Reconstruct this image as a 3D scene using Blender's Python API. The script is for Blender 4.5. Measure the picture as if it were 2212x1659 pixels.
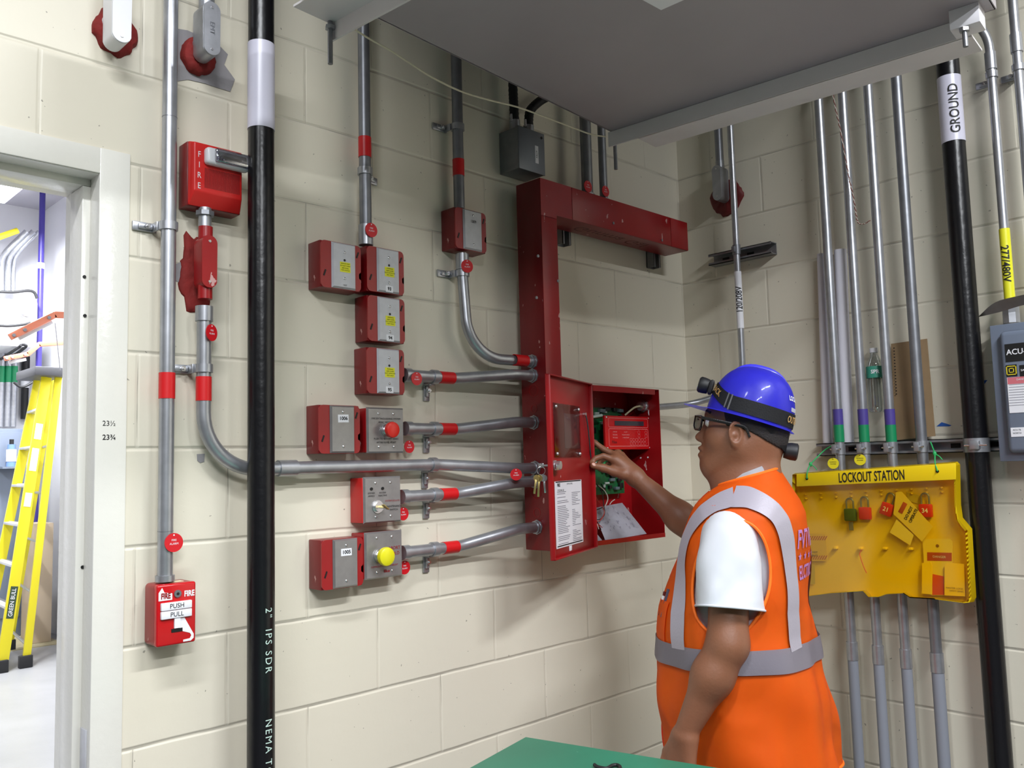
import bpy, bmesh, math, random
import numpy as np
from mathutils import Vector, Matrix, noise
random.seed(4)
for o in list(bpy.data.objects): bpy.data.objects.remove(o)
SC = bpy.context.scene
COL = SC.collection
PI = math.pi

# ---------------------------------------------------------------- camera
# world: the long block wall is the plane y=0 (x<0), the short one is x=0 (y<0), floor z=0
YAW, PIT, ROLL, FPX = 0.77905, 0.09294, -0.02654, 1878.4
CP = Vector((-2.75963, -1.85659, 1.569))
_d = Vector((math.sin(YAW)*math.cos(PIT), math.cos(YAW)*math.cos(PIT), math.sin(PIT)))
_r = _d.cross(Vector((0, 0, 1))).normalized(); _u = _r.cross(_d)
CR = _r*math.cos(ROLL) + _u*math.sin(ROLL)
CU = -_r*math.sin(ROLL) + _u*math.cos(ROLL)
cam = bpy.data.cameras.new('camera'); camo = bpy.data.objects.new('camera', cam); COL.objects.link(camo)
cam.sensor_width = 36; cam.lens = 36*FPX/2212; cam.clip_start = .02; cam.clip_end = 100
camo.matrix_world = Matrix((( CR.x, CU.x, -_d.x, CP.x), (CR.y, CU.y, -_d.y, CP.y), (CR.z, CU.z, -_d.z, CP.z), (0, 0, 0, 1)))
SC.camera = camo

# ---------------------------------------------------------------- world, exposure
w = bpy.data.worlds.new('world'); SC.world = w; w.use_nodes = True
w.node_tree.nodes['Background'].inputs[0].default_value = (.75, .8, 1, 1)
w.node_tree.nodes['Background'].inputs[1].default_value = .06
SC.view_settings.view_transform = 'Standard'; SC.view_settings.look = 'None'
SC.view_settings.gamma = 1; SC.view_settings.use_curve_mapping = False
SC.view_settings.exposure = -0.08

# lamps of the room: (x, y, z, length, width, watts, turned) ; each gets its fixture further down
LAMPS = [(-3.5, -4.0, 3.55, 1.2, .14, 170, 0), (-3.0, -1.5, 3.55, 1.2, .14, 64, 0),
         (-1.35, -2.7, 3.55, 1.2, .14, 120, 0), (-2.6, 3.3, 4.2, 1.2, .14, 260, 1), (-.62, 6.4, 4.15, 1.2, .14, 340, 1), (-4.9, -2.2, 3.55, 1.2, .14, 30, 0)]
for x, y, z, L, W_, P, t in LAMPS:
    l = bpy.data.lights.new('tube_light', 'AREA'); l.shape = 'RECTANGLE'; l.size = L; l.size_y = W_; l.energy = P
    l.color = (.94, .97, 1)
    lo = bpy.data.objects.new('tube_light', l); lo.location = (x, y, z-.075); lo.rotation_euler = (0, 0, PI/2 if t else 0)
    COL.objects.link(lo)

def ray(px, py): return CR*((px-1106)/FPX) - CU*((py-829.5)/FPX) + _d
def A(px, py, d=0.):                      # point at depth d in front of the long wall
    r = ray(px, py); return CP + r*((-d-CP.y)/r.y)
def B(px, py, d=0.):                      # point at depth d in front of the short wall
    r = ray(px, py); return CP + r*((-d-CP.x)/r.x)
def Z(px, py, h):
    r = ray(px, py); return CP + r*((h-CP.z)/r.z)
def S(px, py, s): return CP + ray(px, py)*s

# ---------------------------------------------------------------- materials
def lin(c):
    c = c/255.; return c/12.92 if c <= .04045 else ((c+.055)/1.055)**2.4
def rgb(c): return (lin(c[0]), lin(c[1]), lin(c[2]), 1)
MATS = {}
def mat(name, c, rough=.5, metal=0., var=0., vs=8., bump=0., bs=60., spec=.5, chips=0., chipc=(200, 195, 190), alpha=None, coat=0.):
    if name in MATS: return MATS[name]
    m = bpy.data.materials.new(name); MATS[name] = m; m.use_nodes = True
    nt = m.node_tree; b = nt.nodes['Principled BSDF']; N = nt.nodes.new; K = nt.links.new
    b.inputs['Base Color'].default_value = rgb(c); b.inputs['Roughness'].default_value = rough
    b.inputs['Metallic'].default_value = metal; b.inputs['Specular IOR Level'].default_value = spec
    b.inputs['Coat Weight'].default_value = coat
    tc = N('ShaderNodeTexCoord'); cur = None
    if var:
        n = N('ShaderNodeTexNoise'); n.inputs['Scale'].default_value = vs; n.inputs['Detail'].default_value = 5
        K(tc.outputs['Object'], n.inputs['Vector'])
        mx = N('ShaderNodeMix'); mx.data_type = 'RGBA'
        d = [max(0, v*(1-var)) for v in c]; e = [min(255, v*(1+var*.6)) for v in c]
        mx.inputs[6].default_value = rgb(d); mx.inputs[7].default_value = rgb(e)
        K(n.outputs[0], mx.inputs[0]); K(mx.outputs[2], b.inputs['Base Color']); cur = mx.outputs[2]
    if chips:
        n = N('ShaderNodeTexNoise'); n.inputs['Scale'].default_value = 42; n.inputs['Detail'].default_value = 3
        mp = N('ShaderNodeMapping'); mp.inputs['Scale'].default_value = (1, 1, .55); mp.inputs['Rotation'].default_value = (.5, .6, .3)
        K(tc.outputs['Object'], mp.inputs[0]); K(mp.outputs[0], n.inputs['Vector'])
        r = N('ShaderNodeMath'); r.operation = 'GREATER_THAN'; r.inputs[1].default_value = 1-chips
        K(n.outputs[0], r.inputs[0])
        mx = N('ShaderNodeMix'); mx.data_type = 'RGBA'; mx.inputs[7].default_value = rgb(chipc)
        if cur: K(cur, mx.inputs[6])
        else: mx.inputs[6].default_value = rgb(c)
        K(r.outputs[0], mx.inputs[0]); K(mx.outputs[2], b.inputs['Base Color'])
    if bump:
        n = N('ShaderNodeTexNoise'); n.inputs['Scale'].default_value = bs; n.inputs['Detail'].default_value = 4
        K(tc.outputs['Object'], n.inputs['Vector'])
        bp = N('ShaderNodeBump'); bp.inputs['Strength'].default_value = bump; bp.inputs['Distance'].default_value = .004
        K(n.outputs[0], bp.inputs['Height']); K(bp.outputs[0], b.inputs['Normal'])
    return m
def glassy(name, tint, gloss=.12, rough=.05):
    if name in MATS: return MATS[name]
    m = bpy.data.materials.new(name); MATS[name] = m; m.use_nodes = True; nt = m.node_tree
    nt.nodes.remove(nt.nodes['Principled BSDF']); out = nt.nodes['Material Output']
    t = nt.nodes.new('ShaderNodeBsdfTransparent'); t.inputs[0].default_value = rgb(tint)
    g = nt.nodes.new('ShaderNodeBsdfGlossy'); g.inputs['Roughness'].default_value = rough
    mx = nt.nodes.new('ShaderNodeMixShader'); mx.inputs[0].default_value = gloss
    nt.links.new(t.outputs[0], mx.inputs[1]); nt.links.new(g.outputs[0], mx.inputs[2]); nt.links.new(mx.outputs[0], out.inputs[0])
    return m
def emis(name, c, s):
    m = mat(name, c, .4); b = m.node_tree.nodes['Principled BSDF']
    b.inputs['Emission Color'].default_value = rgb(c); b.inputs['Emission Strength'].default_value = s; return m

def block_mat(name, axis, shift):
    """painted concrete block: running bond, 16x8 inch, measured in metres"""
    m = bpy.data.materials.new(name); m.use_nodes = True; nt = m.node_tree; N = nt.nodes.new; K = nt.links.new
    b = nt.nodes['Principled BSDF']
    geo = N('ShaderNodeNewGeometry'); sp = N('ShaderNodeSeparateXYZ'); K(geo.outputs['Position'], sp.inputs[0])
    ad = N('ShaderNodeMath'); ad.operation = 'MULTIPLY_ADD'
    K(sp.outputs[axis], ad.inputs[0]); ad.inputs[1].default_value = 1 if axis == 0 else -1; ad.inputs[2].default_value = shift + 40.64
    cb = N('ShaderNodeCombineXYZ'); K(ad.outputs[0], cb.inputs[0]); K(sp.outputs[2], cb.inputs[1])
    nz = N('ShaderNodeTexNoise'); nz.inputs['Scale'].default_value = 9; K(geo.outputs['Position'], nz.inputs['Vector'])
    wob = N('ShaderNodeVectorMath'); wob.operation = 'MULTIPLY_ADD'; K(nz.outputs[1], wob.inputs[0])
    wob.inputs[1].default_value = (.0035, .0035, 0); K(cb.outputs[0], wob.inputs[2])
    def brick(ms, sm):
        t = N('ShaderNodeTexBrick'); t.offset = .5; t.offset_frequency = 2; t.squash = 1
        t.inputs['Scale'].default_value = 1; t.inputs['Mortar Size'].default_value = ms; t.inputs['Mortar Smooth'].default_value = sm
        t.inputs['Brick Width'].default_value = .4064; t.inputs['Row Height'].default_value = .2032
        t.inputs['Color1'].default_value = (1, 1, 1, 1); t.inputs['Color2'].default_value = (.94, .94, .94, 1); t.inputs['Bias'].default_value = 0; t.inputs['Mortar'].default_value = (.97, .97, .97, 1)
        K(wob.outputs[0], t.inputs['Vector']); return t
    t1 = brick(.006, .8); t2 = brick(.0013, .1)
    n1 = N('ShaderNodeTexNoise'); n1.inputs['Scale'].default_value = 1.3; n1.inputs['Detail'].default_value = 6; K(geo.outputs['Position'], n1.inputs['Vector'])
    mx = N('ShaderNodeMix'); mx.data_type = 'RGBA'; mx.inputs[6].default_value = rgb((214, 207, 188)); mx.inputs[7].default_value = rgb((226, 220, 204))
    K(n1.outputs[0], mx.inputs[0])
    # slight differences block to block
    mu = N('ShaderNodeMix'); mu.data_type = 'RGBA'; mu.blend_type = 'MULTIPLY'; mu.inputs[0].default_value = .25
    K(mx.outputs[2], mu.inputs[6]); K(t1.outputs[0], mu.inputs[7])
    # dirt caught in the horizontal joints
    n2 = N('ShaderNodeTexNoise'); n2.inputs['Scale'].default_value = 6; n2.inputs['Detail'].default_value = 8; K(geo.outputs['Position'], n2.inputs['Vector'])
    r2 = N('ShaderNodeMapRange'); r2.inputs[1].default_value = .42; r2.inputs[2].default_value = .62; K(n2.outputs[0], r2.inputs[0])
    m2 = N('ShaderNodeMath'); m2.operation = 'MULTIPLY'; K(t2.outputs['Fac'], m2.inputs[0]); K(r2.outputs[0], m2.inputs[1])
    m3 = N('ShaderNodeMath'); m3.operation = 'MULTIPLY'; K(m2.outputs[0], m3.inputs[0]); m3.inputs[1].default_value = .5
    d1 = N('ShaderNodeMix'); d1.data_type = 'RGBA'; K(m3.outputs[0], d1.inputs[0]); K(mu.outputs[2], d1.inputs[6]); d1.inputs[7].default_value = rgb((95, 90, 82))
    # specks and nicks
    n3 = N('ShaderNodeTexNoise'); n3.inputs['Scale'].default_value = 75; n3.inputs['Detail'].default_value = 2; K(geo.outputs['Position'], n3.inputs['Vector'])
    g3 = N('ShaderNodeMath'); g3.operation = 'GREATER_THAN'; g3.inputs[1].default_value = .735; K(n3.outputs[0], g3.inputs[0])
    g4 = N('ShaderNodeMath'); g4.operation = 'MULTIPLY'; g4.inputs[1].default_value = .55; K(g3.outputs[0], g4.inputs[0])
    d2 = N('ShaderNodeMix'); d2.data_type = 'RGBA'; K(g4.outputs[0], d2.inputs[0]); K(d1.outputs[2], d2.inputs[6]); d2.inputs[7].default_value = rgb((70, 66, 60))
    K(d2.outputs[2], b.inputs['Base Color']); b.inputs['Roughness'].default_value = .42
    # relief: joints + pitted face
    n5 = N('ShaderNodeTexNoise'); n5.inputs['Scale'].default_value = 38; n5.inputs['Detail'].default_value = 6; K(geo.outputs['Position'], n5.inputs['Vector'])
    sw = N('ShaderNodeSeparateXYZ'); K(wob.outputs[0], sw.inputs[0]); pp = N('ShaderNodeMath'); pp.operation = 'PINGPONG'; K(sw.outputs[1], pp.inputs[0]); pp.inputs[1].default_value = .1016
    bj = N('ShaderNodeMapRange'); bj.interpolation_type = 'SMOOTHSTEP'; bj.inputs[1].default_value = 0; bj.inputs[2].default_value = .007; bj.inputs[3].default_value = .75; bj.inputs[4].default_value = 0; K(pp.outputs[0], bj.inputs[0])
    hj = N('ShaderNodeMath'); hj.operation = 'MULTIPLY_ADD'; K(t1.outputs['Fac'], hj.inputs[0]); hj.inputs[1].default_value = .4; K(bj.outputs[0], hj.inputs[2])
    s1 = N('ShaderNodeMath'); s1.operation = 'MULTIPLY_ADD'; K(hj.outputs[0], s1.inputs[0]); s1.inputs[1].default_value = -1.0
    s2 = N('ShaderNodeMath'); s2.operation = 'MULTIPLY'; K(n5.outputs[0], s2.inputs[0]); s2.inputs[1].default_value = .22; K(s2.outputs[0], s1.inputs[2])
    bp = N('ShaderNodeBump'); bp.inputs['Strength'].default_value = .55; bp.inputs['Distance'].default_value = .004
    K(s1.outputs[0], bp.inputs['Height']); K(bp.outputs[0], b.inputs['Normal'])
    return m
WALL_A = block_mat('painted block long wall', 0, 1.4268)
WALL_B = block_mat('painted block short wall', 1, -.147)
FRAMEP = mat('gloss frame paint', (222, 220, 212), .22, bump=.15, bs=70)
REDP = mat('red enamel', (150, 16, 22), .32, var=.12, chips=.29, chipc=(196, 150, 148))
REDD = mat('deep red enamel', (120, 10, 18), .34, var=.15, chips=.29, chipc=(190, 140, 135))
REDT = mat('red tape', (205, 22, 28), .4)
REDTAG = mat('red plastic tag', (200, 18, 32), .35)
GALV = mat('galvanised steel', (176, 178, 184), .36, .75, var=.16, vs=30)
GALVD = mat('dull galvanised steel', (140, 142, 148), .42, .7, var=.18, vs=25)
STEEL = mat('brushed plate', (196, 197, 203), .45, .15, var=.08, vs=50)
STEELD = mat('dark brushed plate', (150, 148, 148), .36, .55, var=.1, vs=50)
SCREW = mat('bright screw', (215, 215, 218), .25, .9)
BLACK = mat('black pipe', (13, 13, 17), .3, bump=.25, bs=40)
BLK = mat('black', (14, 14, 15), .5)
BLKR = mat('black rubber', (22, 22, 25), .55)
WHT = mat('white label', (232, 232, 238), .45)
WHP = mat('white plastic', (225, 225, 230), .3)
INK = mat('ink', (18, 18, 22), .6)
RINK = mat('red ink', (150, 22, 32), .6)
FIRE = mat('red firestop putty', (128, 26, 22), .8, var=.25, vs=30, bump=.8, bs=50)
GREYP = mat('grey enamel', (112, 122, 140), .42, var=.05)
PANM = mat('painted sheet steel', (158, 152, 157), .4, .0, var=.08, vs=3)
ANG = mat('painted angle steel', (214, 210, 212), .45, .0, var=.06)
YEL = mat('yellow plastic', (238, 204, 8), .33)
STRUT = mat('strut steel', (150, 152, 156), .4, .7, var=.15, vs=30)

# ---------------------------------------------------------------- object helpers
def tag(o, label=None, cat=None, group=None, kind=None):
    if label: o['label'] = label
    if cat: o['category'] = cat
    if group: o['group'] = group
    if kind: o['kind'] = kind
    return o
def thing(name, label, cat, loc, group=None):
    o = bpy.data.objects.new(name, None); o.empty_display_size = .05; COL.objects.link(o); o.location = loc
    return tag(o, label, cat, group)
def wloc(o):
    v = Vector(o.location)
    while o.parent: o = o.parent; v += Vector(o.location)
    return v
def build(name, bm, m, parent=None, loc=None, smooth=None):
    """link a bmesh given in world coordinates as one object, its origin at the parent / its centre"""
    if parent is not None: org = wloc(parent)
    elif loc is not None: org = Vector(loc)
    else:
        vs = [v.co for v in bm.verts]
        org = Vector((sum(v.x for v in vs)/len(vs), sum(v.y for v in vs)/len(vs), min(v.z for v in vs)))
    off = org
    bmesh.ops.translate(bm, verts=bm.verts, vec=-off)
    bmesh.ops.recalc_face_normals(bm, faces=bm.faces) if smooth != 'keep' else None
    me = bpy.data.meshes.new(name); bm.to_mesh(me); bm.free(); me.materials.append(m)
    ang = math.radians(38)
    if smooth is not False:
        me.polygons.foreach_set('use_smooth', [True]*len(me.polygons))
        me.set_sharp_from_angle(angle=ang) if smooth != 'keep' else None
    o = bpy.data.objects.new(name, me); COL.objects.link(o)
    if parent is not None: o.parent = parent
    else: o.location = org
    return o
def struct(name, bm, m): 
    o = build(name, bm, m, loc=(0, 0, 0)); o['kind'] = 'structure'; return o
def new(): return bmesh.new()
def add_box(bm, a, b, bev=0., seg=2):
    a = Vector(a); b = Vector(b); c = (a+b)/2; s = b-a
    r = bmesh.ops.create_cube(bm, size=1); vs = r['verts']
    for v in vs: v.co = Vector((v.co.x*s.x, v.co.y*s.y, v.co.z*s.z)) + c
    if bev:
        es = list({e for v in vs for e in v.link_edges})
        bmesh.ops.bevel(bm, geom=es, offset=bev, segments=seg, profile=.5, affect='EDGES')
    return bm
def add_obox(bm, c, ax, ay, az, sx, sy, sz, bev=0.):
    """box with given unit axes"""
    b2 = bmesh.new(); add_box(b2, (-sx/2, -sy/2, -sz/2), (sx/2, sy/2, sz/2), bev)
    M = Matrix((( ax.x, ay.x, az.x, c.x), (ax.y, ay.y, az.y, c.y), (ax.z, ay.z, az.z, c.z), (0, 0, 0, 1)))
    b2.transform(M); merge(bm, b2); return bm
def merge(bm, b2):
    me = bpy.data.meshes.new('t'); b2.to_mesh(me); b2.free(); bm.from_mesh(me); bpy.data.meshes.remove(me)
def frame_of(t):
    t = t.normalized(); h = Vector((0, 0, 1)) if abs(t.z) < .9 else Vector((0, 1, 0))
    a = t.cross(h).normalized(); return a, a.cross(t)
def add_tube(bm, pts, r, seg=20, cap=True):
    pts = [Vector(p) for p in pts]; rs = r if isinstance(r, (list, tuple)) else [r]*len(pts)
    t0 = (pts[1]-pts[0]).normalized(); a, b = frame_of(t0); rings = []
    for i, p in enumerate(pts):
        t = (pts[min(i+1, len(pts)-1)]-pts[max(i-1, 0)]).normalized()
        a = (a - t*a.dot(t)).normalized(); b = t.cross(a)
        rings.append([bm.verts.new(p + (a*math.cos(k*2*PI/seg) + b*math.sin(k*2*PI/seg))*rs[i]) for k in range(seg)])
    for i in range(len(rings)-1):
        for k in range(seg): bm.faces.new((rings[i][k], rings[i][(k+1) % seg], rings[i+1][(k+1) % seg], rings[i+1][k]))
    if cap: bm.faces.new(rings[0][::-1]); bm.faces.new(rings[-1])
    return bm
def add_cyl(bm, a, b, r, seg=24, r2=None):
    return add_tube(bm, [a, b], [r, r if r2 is None else r2], seg)
def add_ring(bm, a, b, r, th, seg=28):
    """short hollow sleeve"""
    a = Vector(a); b = Vector(b); t = (b-a).normalized(); u, v = frame_of(t)
    L = []
    for p, rr in ((a, r), (a, r+th), (b, r+th), (b, r)):
        L.append([bm.verts.new(p+(u*math.cos(k*2*PI/seg)+v*math.sin(k*2*PI/seg))*rr) for k in range(seg)])
    for i in range(4):
        for k in range(seg): bm.faces.new((L[i][k], L[i][(k+1) % seg], L[(i+1) % 4][(k+1) % seg], L[(i+1) % 4][k]))
    return bm
def add_sphere(bm, c, r, sx=1, sy=1, sz=1, u=20, v=12):
    r_ = bmesh.ops.create_uvsphere(bm, u_segments=u, v_segments=v, radius=r)
    for w_ in r_['verts']: w_.co = Vector((w_.co.x*sx, w_.co.y*sy, w_.co.z*sz)) + Vector(c)
    return bm
def fillet(pts, R, n=10):
    """polyline with its corners rounded"""
    pts = [Vector(p) for p in pts]; out = [pts[0]]
    for i in range(1, len(pts)-1):
        p = pts[i]; a = (pts[i-1]-p); b = (pts[i+1]-p); la, lb = a.length, b.length; a.normalize(); b.normalize()
        an = a.angle(b)
        if an > PI-.02: out.append(p); continue
        rr = R[i-1] if isinstance(R, (list, tuple)) else R
        d = min(rr/math.tan(an/2), la*.49 if i > 1 else la*.98, lb*.49 if i < len(pts)-2 else lb*.98); r_ = d*math.tan(an/2)
        c = p + (a+b).normalized()*(r_/math.sin(an/2)); s = p+a*d-c; e = p+b*d-c; tot = s.angle(e)
        ax = s.cross(e).normalized()
        for k in range(n+1): out.append(c + Matrix.Rotation(tot*k/n, 3, ax) @ s)
    out.append(pts[-1]); return out
def spline(pts, n=8):
    """Catmull-Rom"""
    P = [Vector(p) for p in pts]; P = [P[0]*2-P[1]] + P + [P[-1]*2-P[-2]]; out = []
    for i in range(1, len(P)-2):
        for k in range(n):
            t = k/n; out.append(.5*((2*P[i]) + (P[i+1]-P[i-1])*t + (2*P[i-1]-5*P[i]+4*P[i+1]-P[i+2])*t*t + (3*P[i]-P[i-1]-3*P[i+1]+P[i+2])*t**3))
    out.append(P[-2]); return out
def add_poly(bm, pts, n, th):
    """flat outline pts, thickened by th along n"""
    n = Vector(n).normalized(); a = [bm.verts.new(Vector(p)) for p in pts]; b = [bm.verts.new(Vector(p)+n*th) for p in pts]
    bm.faces.new(a); bm.faces.new(b[::-1])
    for i in range(len(a)): bm.faces.new((a[i], b[i], b[(i+1) % len(a)], a[(i+1) % len(a)]))
    return bm
def add_disc(bm, c, n, r, th, seg=28):
    n = Vector(n).normalized(); return add_cyl(bm, Vector(c)-n*th/2, Vector(c)+n*th/2, r, seg)
def text(parent, s, size, m, org, xd, yd, xs=1., align='CENTER', th=.0004, name='lettering', fn=None, bold=0., spacing=1., org_top=True):
    c = bpy.data.curves.new('t', 'FONT'); c.body = s; c.size = size; c.align_x = align; c.align_y = 'CENTER'; c.resolution_u = 3
    c.offset = bold; c.space_character = spacing
    o = bpy.data.objects.new('t', c); COL.objects.link(o); dg = bpy.context.evaluated_depsgraph_get()
    me = bpy.data.meshes.new_from_object(o.evaluated_get(dg)); bpy.data.objects.remove(o); bpy.data.curves.remove(c)
    bm = bmesh.new(); bm.from_mesh(me); bpy.data.meshes.remove(me)
    if fn:
        bmesh.ops.triangulate(bm, faces=bm.faces)
        bmesh.ops.subdivide_edges(bm, edges=[e for e in bm.edges if e.calc_length() > size*.25], cuts=2)
        for v in bm.verts: v.co = fn(v.co.x*xs, v.co.y)
    else:
        xd = Vector(xd).normalized(); yd = Vector(yd).normalized(); n = xd.cross(yd)
        for v in bm.verts: v.co = Vector(org) + xd*(v.co.x*xs) + yd*v.co.y + n*th
    return build(name, bm, m, parent, smooth='keep')
XA, UZ = Vector((1, 0, 0)), Vector((0, 0, 1))      # reading direction on the long wall
XB = Vector((0, -1, 0))                            # reading direction on the short wall
# ================================================================ the setting
T = .2; OX0, OX1, OZ = -3.04, -2.123, 2.199         # door opening in the long wall
bm = new()
add_box(bm, (OX1, 0, 0), (.2, T, 3.8)); add_box(bm, (-6, 0, 0), (OX0, T, 3.8)); add_box(bm, (OX0, 0, OZ), (OX1, T, 3.8))
struct('wall_left', bm, WALL_A)
bm = new(); add_box(bm, (0, -6.2, 0), (.2, 0, 3.8)); struct('wall_right', bm, WALL_B)
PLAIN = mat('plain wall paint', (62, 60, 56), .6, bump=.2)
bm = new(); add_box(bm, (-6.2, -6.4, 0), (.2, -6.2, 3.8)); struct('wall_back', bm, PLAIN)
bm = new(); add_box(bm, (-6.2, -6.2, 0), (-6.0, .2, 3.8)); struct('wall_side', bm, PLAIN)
CONC = mat('sealed concrete', (150, 150, 152), .35, var=.12, vs=2.5, bump=.1)
bm = new(); add_box(bm, (-6.2, .02, -.1), (.4, 9, 0)); struct('floor_far', bm, CONC)
bm = new(); add_box(bm, (-6.2, -6.4, -.1), (.2, .02, 0)); struct('floor', bm, mat('dark sealed floor', (84, 84, 86), .4, var=.12, vs=2.5))
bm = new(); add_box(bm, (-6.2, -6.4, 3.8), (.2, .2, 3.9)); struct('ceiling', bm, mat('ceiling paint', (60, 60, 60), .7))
# the room behind the door
bm = new(); add_box(bm, (-6.2, 8.4, 0), (.4, 8.6, 4.5)); struct('wall_far', bm, mat('far wall paint', (218, 218, 222), .5))
bm = new(); add_box(bm, (.19, .2, 0), (.4, 8.4, 4.5)); struct('wall_far_right', bm, mat('far wall paint', (218, 218, 222), .5))
bm = new(); add_box(bm, (-6.2, .2, 0), (-6., 8.4, 4.5)); struct('wall_far_left', bm, mat('far wall paint', (218, 218, 222), .5))
bm = new(); add_box(bm, (-6.2, .2, 4.5), (.4, 8.6, 4.6)); add_box(bm, (-6.2, .02, 3.9), (.4, .2, 4.5)); struct('ceiling_far', bm, mat('far ceiling', (170, 168, 176), .7))
# steel door frame with its stop, lining the opening
bm = new()
def jamb(x, s):          # s=+1: right jamb
    add_box(bm, (x, -.004, 0), (x+s*.062, .004, OZ+.055), .0015)
    add_box(bm, (x, 0, 0), (x+s*.012, T+.004, OZ))
    add_box(bm, (x-s*.016, .05, 0), (x+s*.004, .125, OZ-.016), .002)
    add_box(bm, (x, T-.002, 0), (x+s*.062, T+.006, OZ+.055), .0015)
jamb(OX1, 1); jamb(OX0, -1)
add_box(bm, (OX0-.0005, -.0045, OZ), (OX1+.0005, .003, OZ+.0545), .0015); add_box(bm, (OX0, T-.002, OZ), (OX1, T+.0065, OZ+.0545), .0015)
add_box(bm, (OX0, 0, OZ-.001), (OX1, T+.004, OZ+.012)); add_box(bm, (OX0, .05, OZ-.016), (OX1, .125, OZ+.004), .002)
fr = struct('door_1', bm, FRAMEP)
bm = new(); add_box(bm, (OX1-.002, .012, .95), (OX1+.001, .04, 1.07)); hz = A(203, 1615, -.02)
bm2 = new(); c0 = A(203, 1570, -.025).z; add_box(bm2, (OX1-.003, .012, c0-.12), (OX1+.001, .042, c0), .0008); bm.free()
build('strike_plate', bm2, STEEL, fr)
for px, py in ((182, 598), (183, 682), (178, 1225)):
    bm = new(); p = A(px, py, -.05); add_disc(bm, (p.x, .049, p.z), (0, 1, 0), .0035, .002, 12); build('screw_hole', bm, BLK, fr)
text(fr, '23½', .015, INK, A(236, 915, .0042), XA, UZ, bold=.0)
text(fr, '23¾', .015, INK, A(236, 945, .0042), XA, UZ, bold=.0002)

# lamps
DIFF = emis('lit tube diffuser', (236, 242, 255), 5.0)
LABL = ['white tube light on the ceiling behind the camera, to the left', 'white tube light on the ceiling above the doorway',
        'white tube light on the ceiling behind the camera, in line with the overhead pan', 'tube light on the next room ceiling just past the door',
        'bright tube light glimpsed through the doorway top', 'white tube light on the ceiling over the far left of the room']
for i, (x, y, z, L, W_, P, t) in enumerate(LAMPS):
    top = 3.8 if y < 0 else 4.5
    f = thing('ceiling_light', LABL[i], 'ceiling light', (x, y, z), 'tube lights on the ceilings')
    hx, hy = (W_/2+.01, L/2+.01) if t else (L/2+.01, W_/2+.01)
    bm = new(); add_box(bm, (x-hx, y-hy, z), (x+hx, y+hy, z+.07), .006); build('housing', bm, WHP, f)
    bm = new(); add_box(bm, (x-hx+.012, y-hy+.012, z-.05), (x+hx-.012, y+hy-.012, z), .012); build('diffuser', bm, DIFF, f)
    for s in (-1, 1):
        bm = new(); q = Vector((x, y+s*L*.35, z)) if t else Vector((x+s*L*.35, y, z))
        add_cyl(bm, q+Vector((0, 0, .06)), Vector((q.x, q.y, top)), .004, 8); build('hanger', bm, GALV, f)

# ================================================================ conduit kit
def strap(parent, p, ax, side, r, wall, d):
    """one-hole strap: a band round the pipe and a slotted foot on the wall. ax pipe axis, side foot direction, wall = outward normal"""
    ax = Vector(ax).normalized(); side = Vector(side).normalized(); wall = Vector(wall).normalized(); p = Vector(p)
    bm = new(); add_ring(bm, p-ax*.009, p+ax*.009, r+.0005, .0035)
    base = p - wall*(d-.004)
    add_obox(bm, base+side*(r+.022), side, ax, wall, .052, .02, .006, .002)
    add_obox(bm, base+side*(r+.004)+wall*(d*.3), wall, ax, side, d*.75, .02, .005, .001)
    add_obox(bm, base+side*(r+.022)+wall*.006, side, ax, wall, .03, .012, .006, .002)
    o = build('strap', bm, GALV, parent)
    bm = new(); q = base+side*(r+.02)+wall*.008; add_cyl(bm, q, q+wall*.007, .0062, 6); add_cyl(bm, q+wall*.006, q+wall*.012, .003, 10)
    build('bolt', bm, SCREW, o); return o
def band(parent, a, b, r, m, name='tape_band', lab=None, pts=None):
    bm = new()
    if pts: add_tube(bm, pts, r+.0012, 28)
    else: add_ring(bm, a, b, r-.0005, .0018)
    o = build(name, bm, m, parent)
    if lab: o['label'] = lab
    return o
def coupling(parent, a, b, r, name='coupling', m=None):
    bm = new(); add_ring(bm, a, b, r-.0005, .0035); return build(name, bm, m or GALV, parent)
def locknut(parent, p, ax, r, name='locknut'):
    ax = Vector(ax).normalized(); p = Vector(p); bm = new()
    add_cyl(bm, p-ax*.004, p, r+.006, 8); add_cyl(bm, p-ax*.012, p-ax*.004, r+.003, 20)
    return build(name, bm, GALV, parent)
def round_tag(p, n, r, label, mm, lines=None, ink=None, tx=None, grp='round plastic tags on the conduits'):
    n = Vector(n).normalized(); p = Vector(p)
    t = thing('round_tag', label, 'tag', p, grp)
    bm = new(); add_disc(bm, p, n, r, .0016); build('disc', bm, mm, t)
    a, b = (tx, UZ) if tx is not None else (XA, UZ)
    a = (a - n*a.dot(n)).normalized(); b = n.cross(a)
    if lines:
        for i, s in enumerate(lines): text(t, s, r*.3, ink or WHT, p+n*.001+b*(r*.25-i*r*.38), a, b, th=.0003)
    bm = new(); add_disc(bm, p+n*.001+b*r*.78, n, r*.08, .001, 10); build('eyelet', bm, ink or WHT, t)
    return t
WA, WB = Vector((0, -1, 0)), Vector((-1, 0, 0))
R1 = .0155

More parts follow.
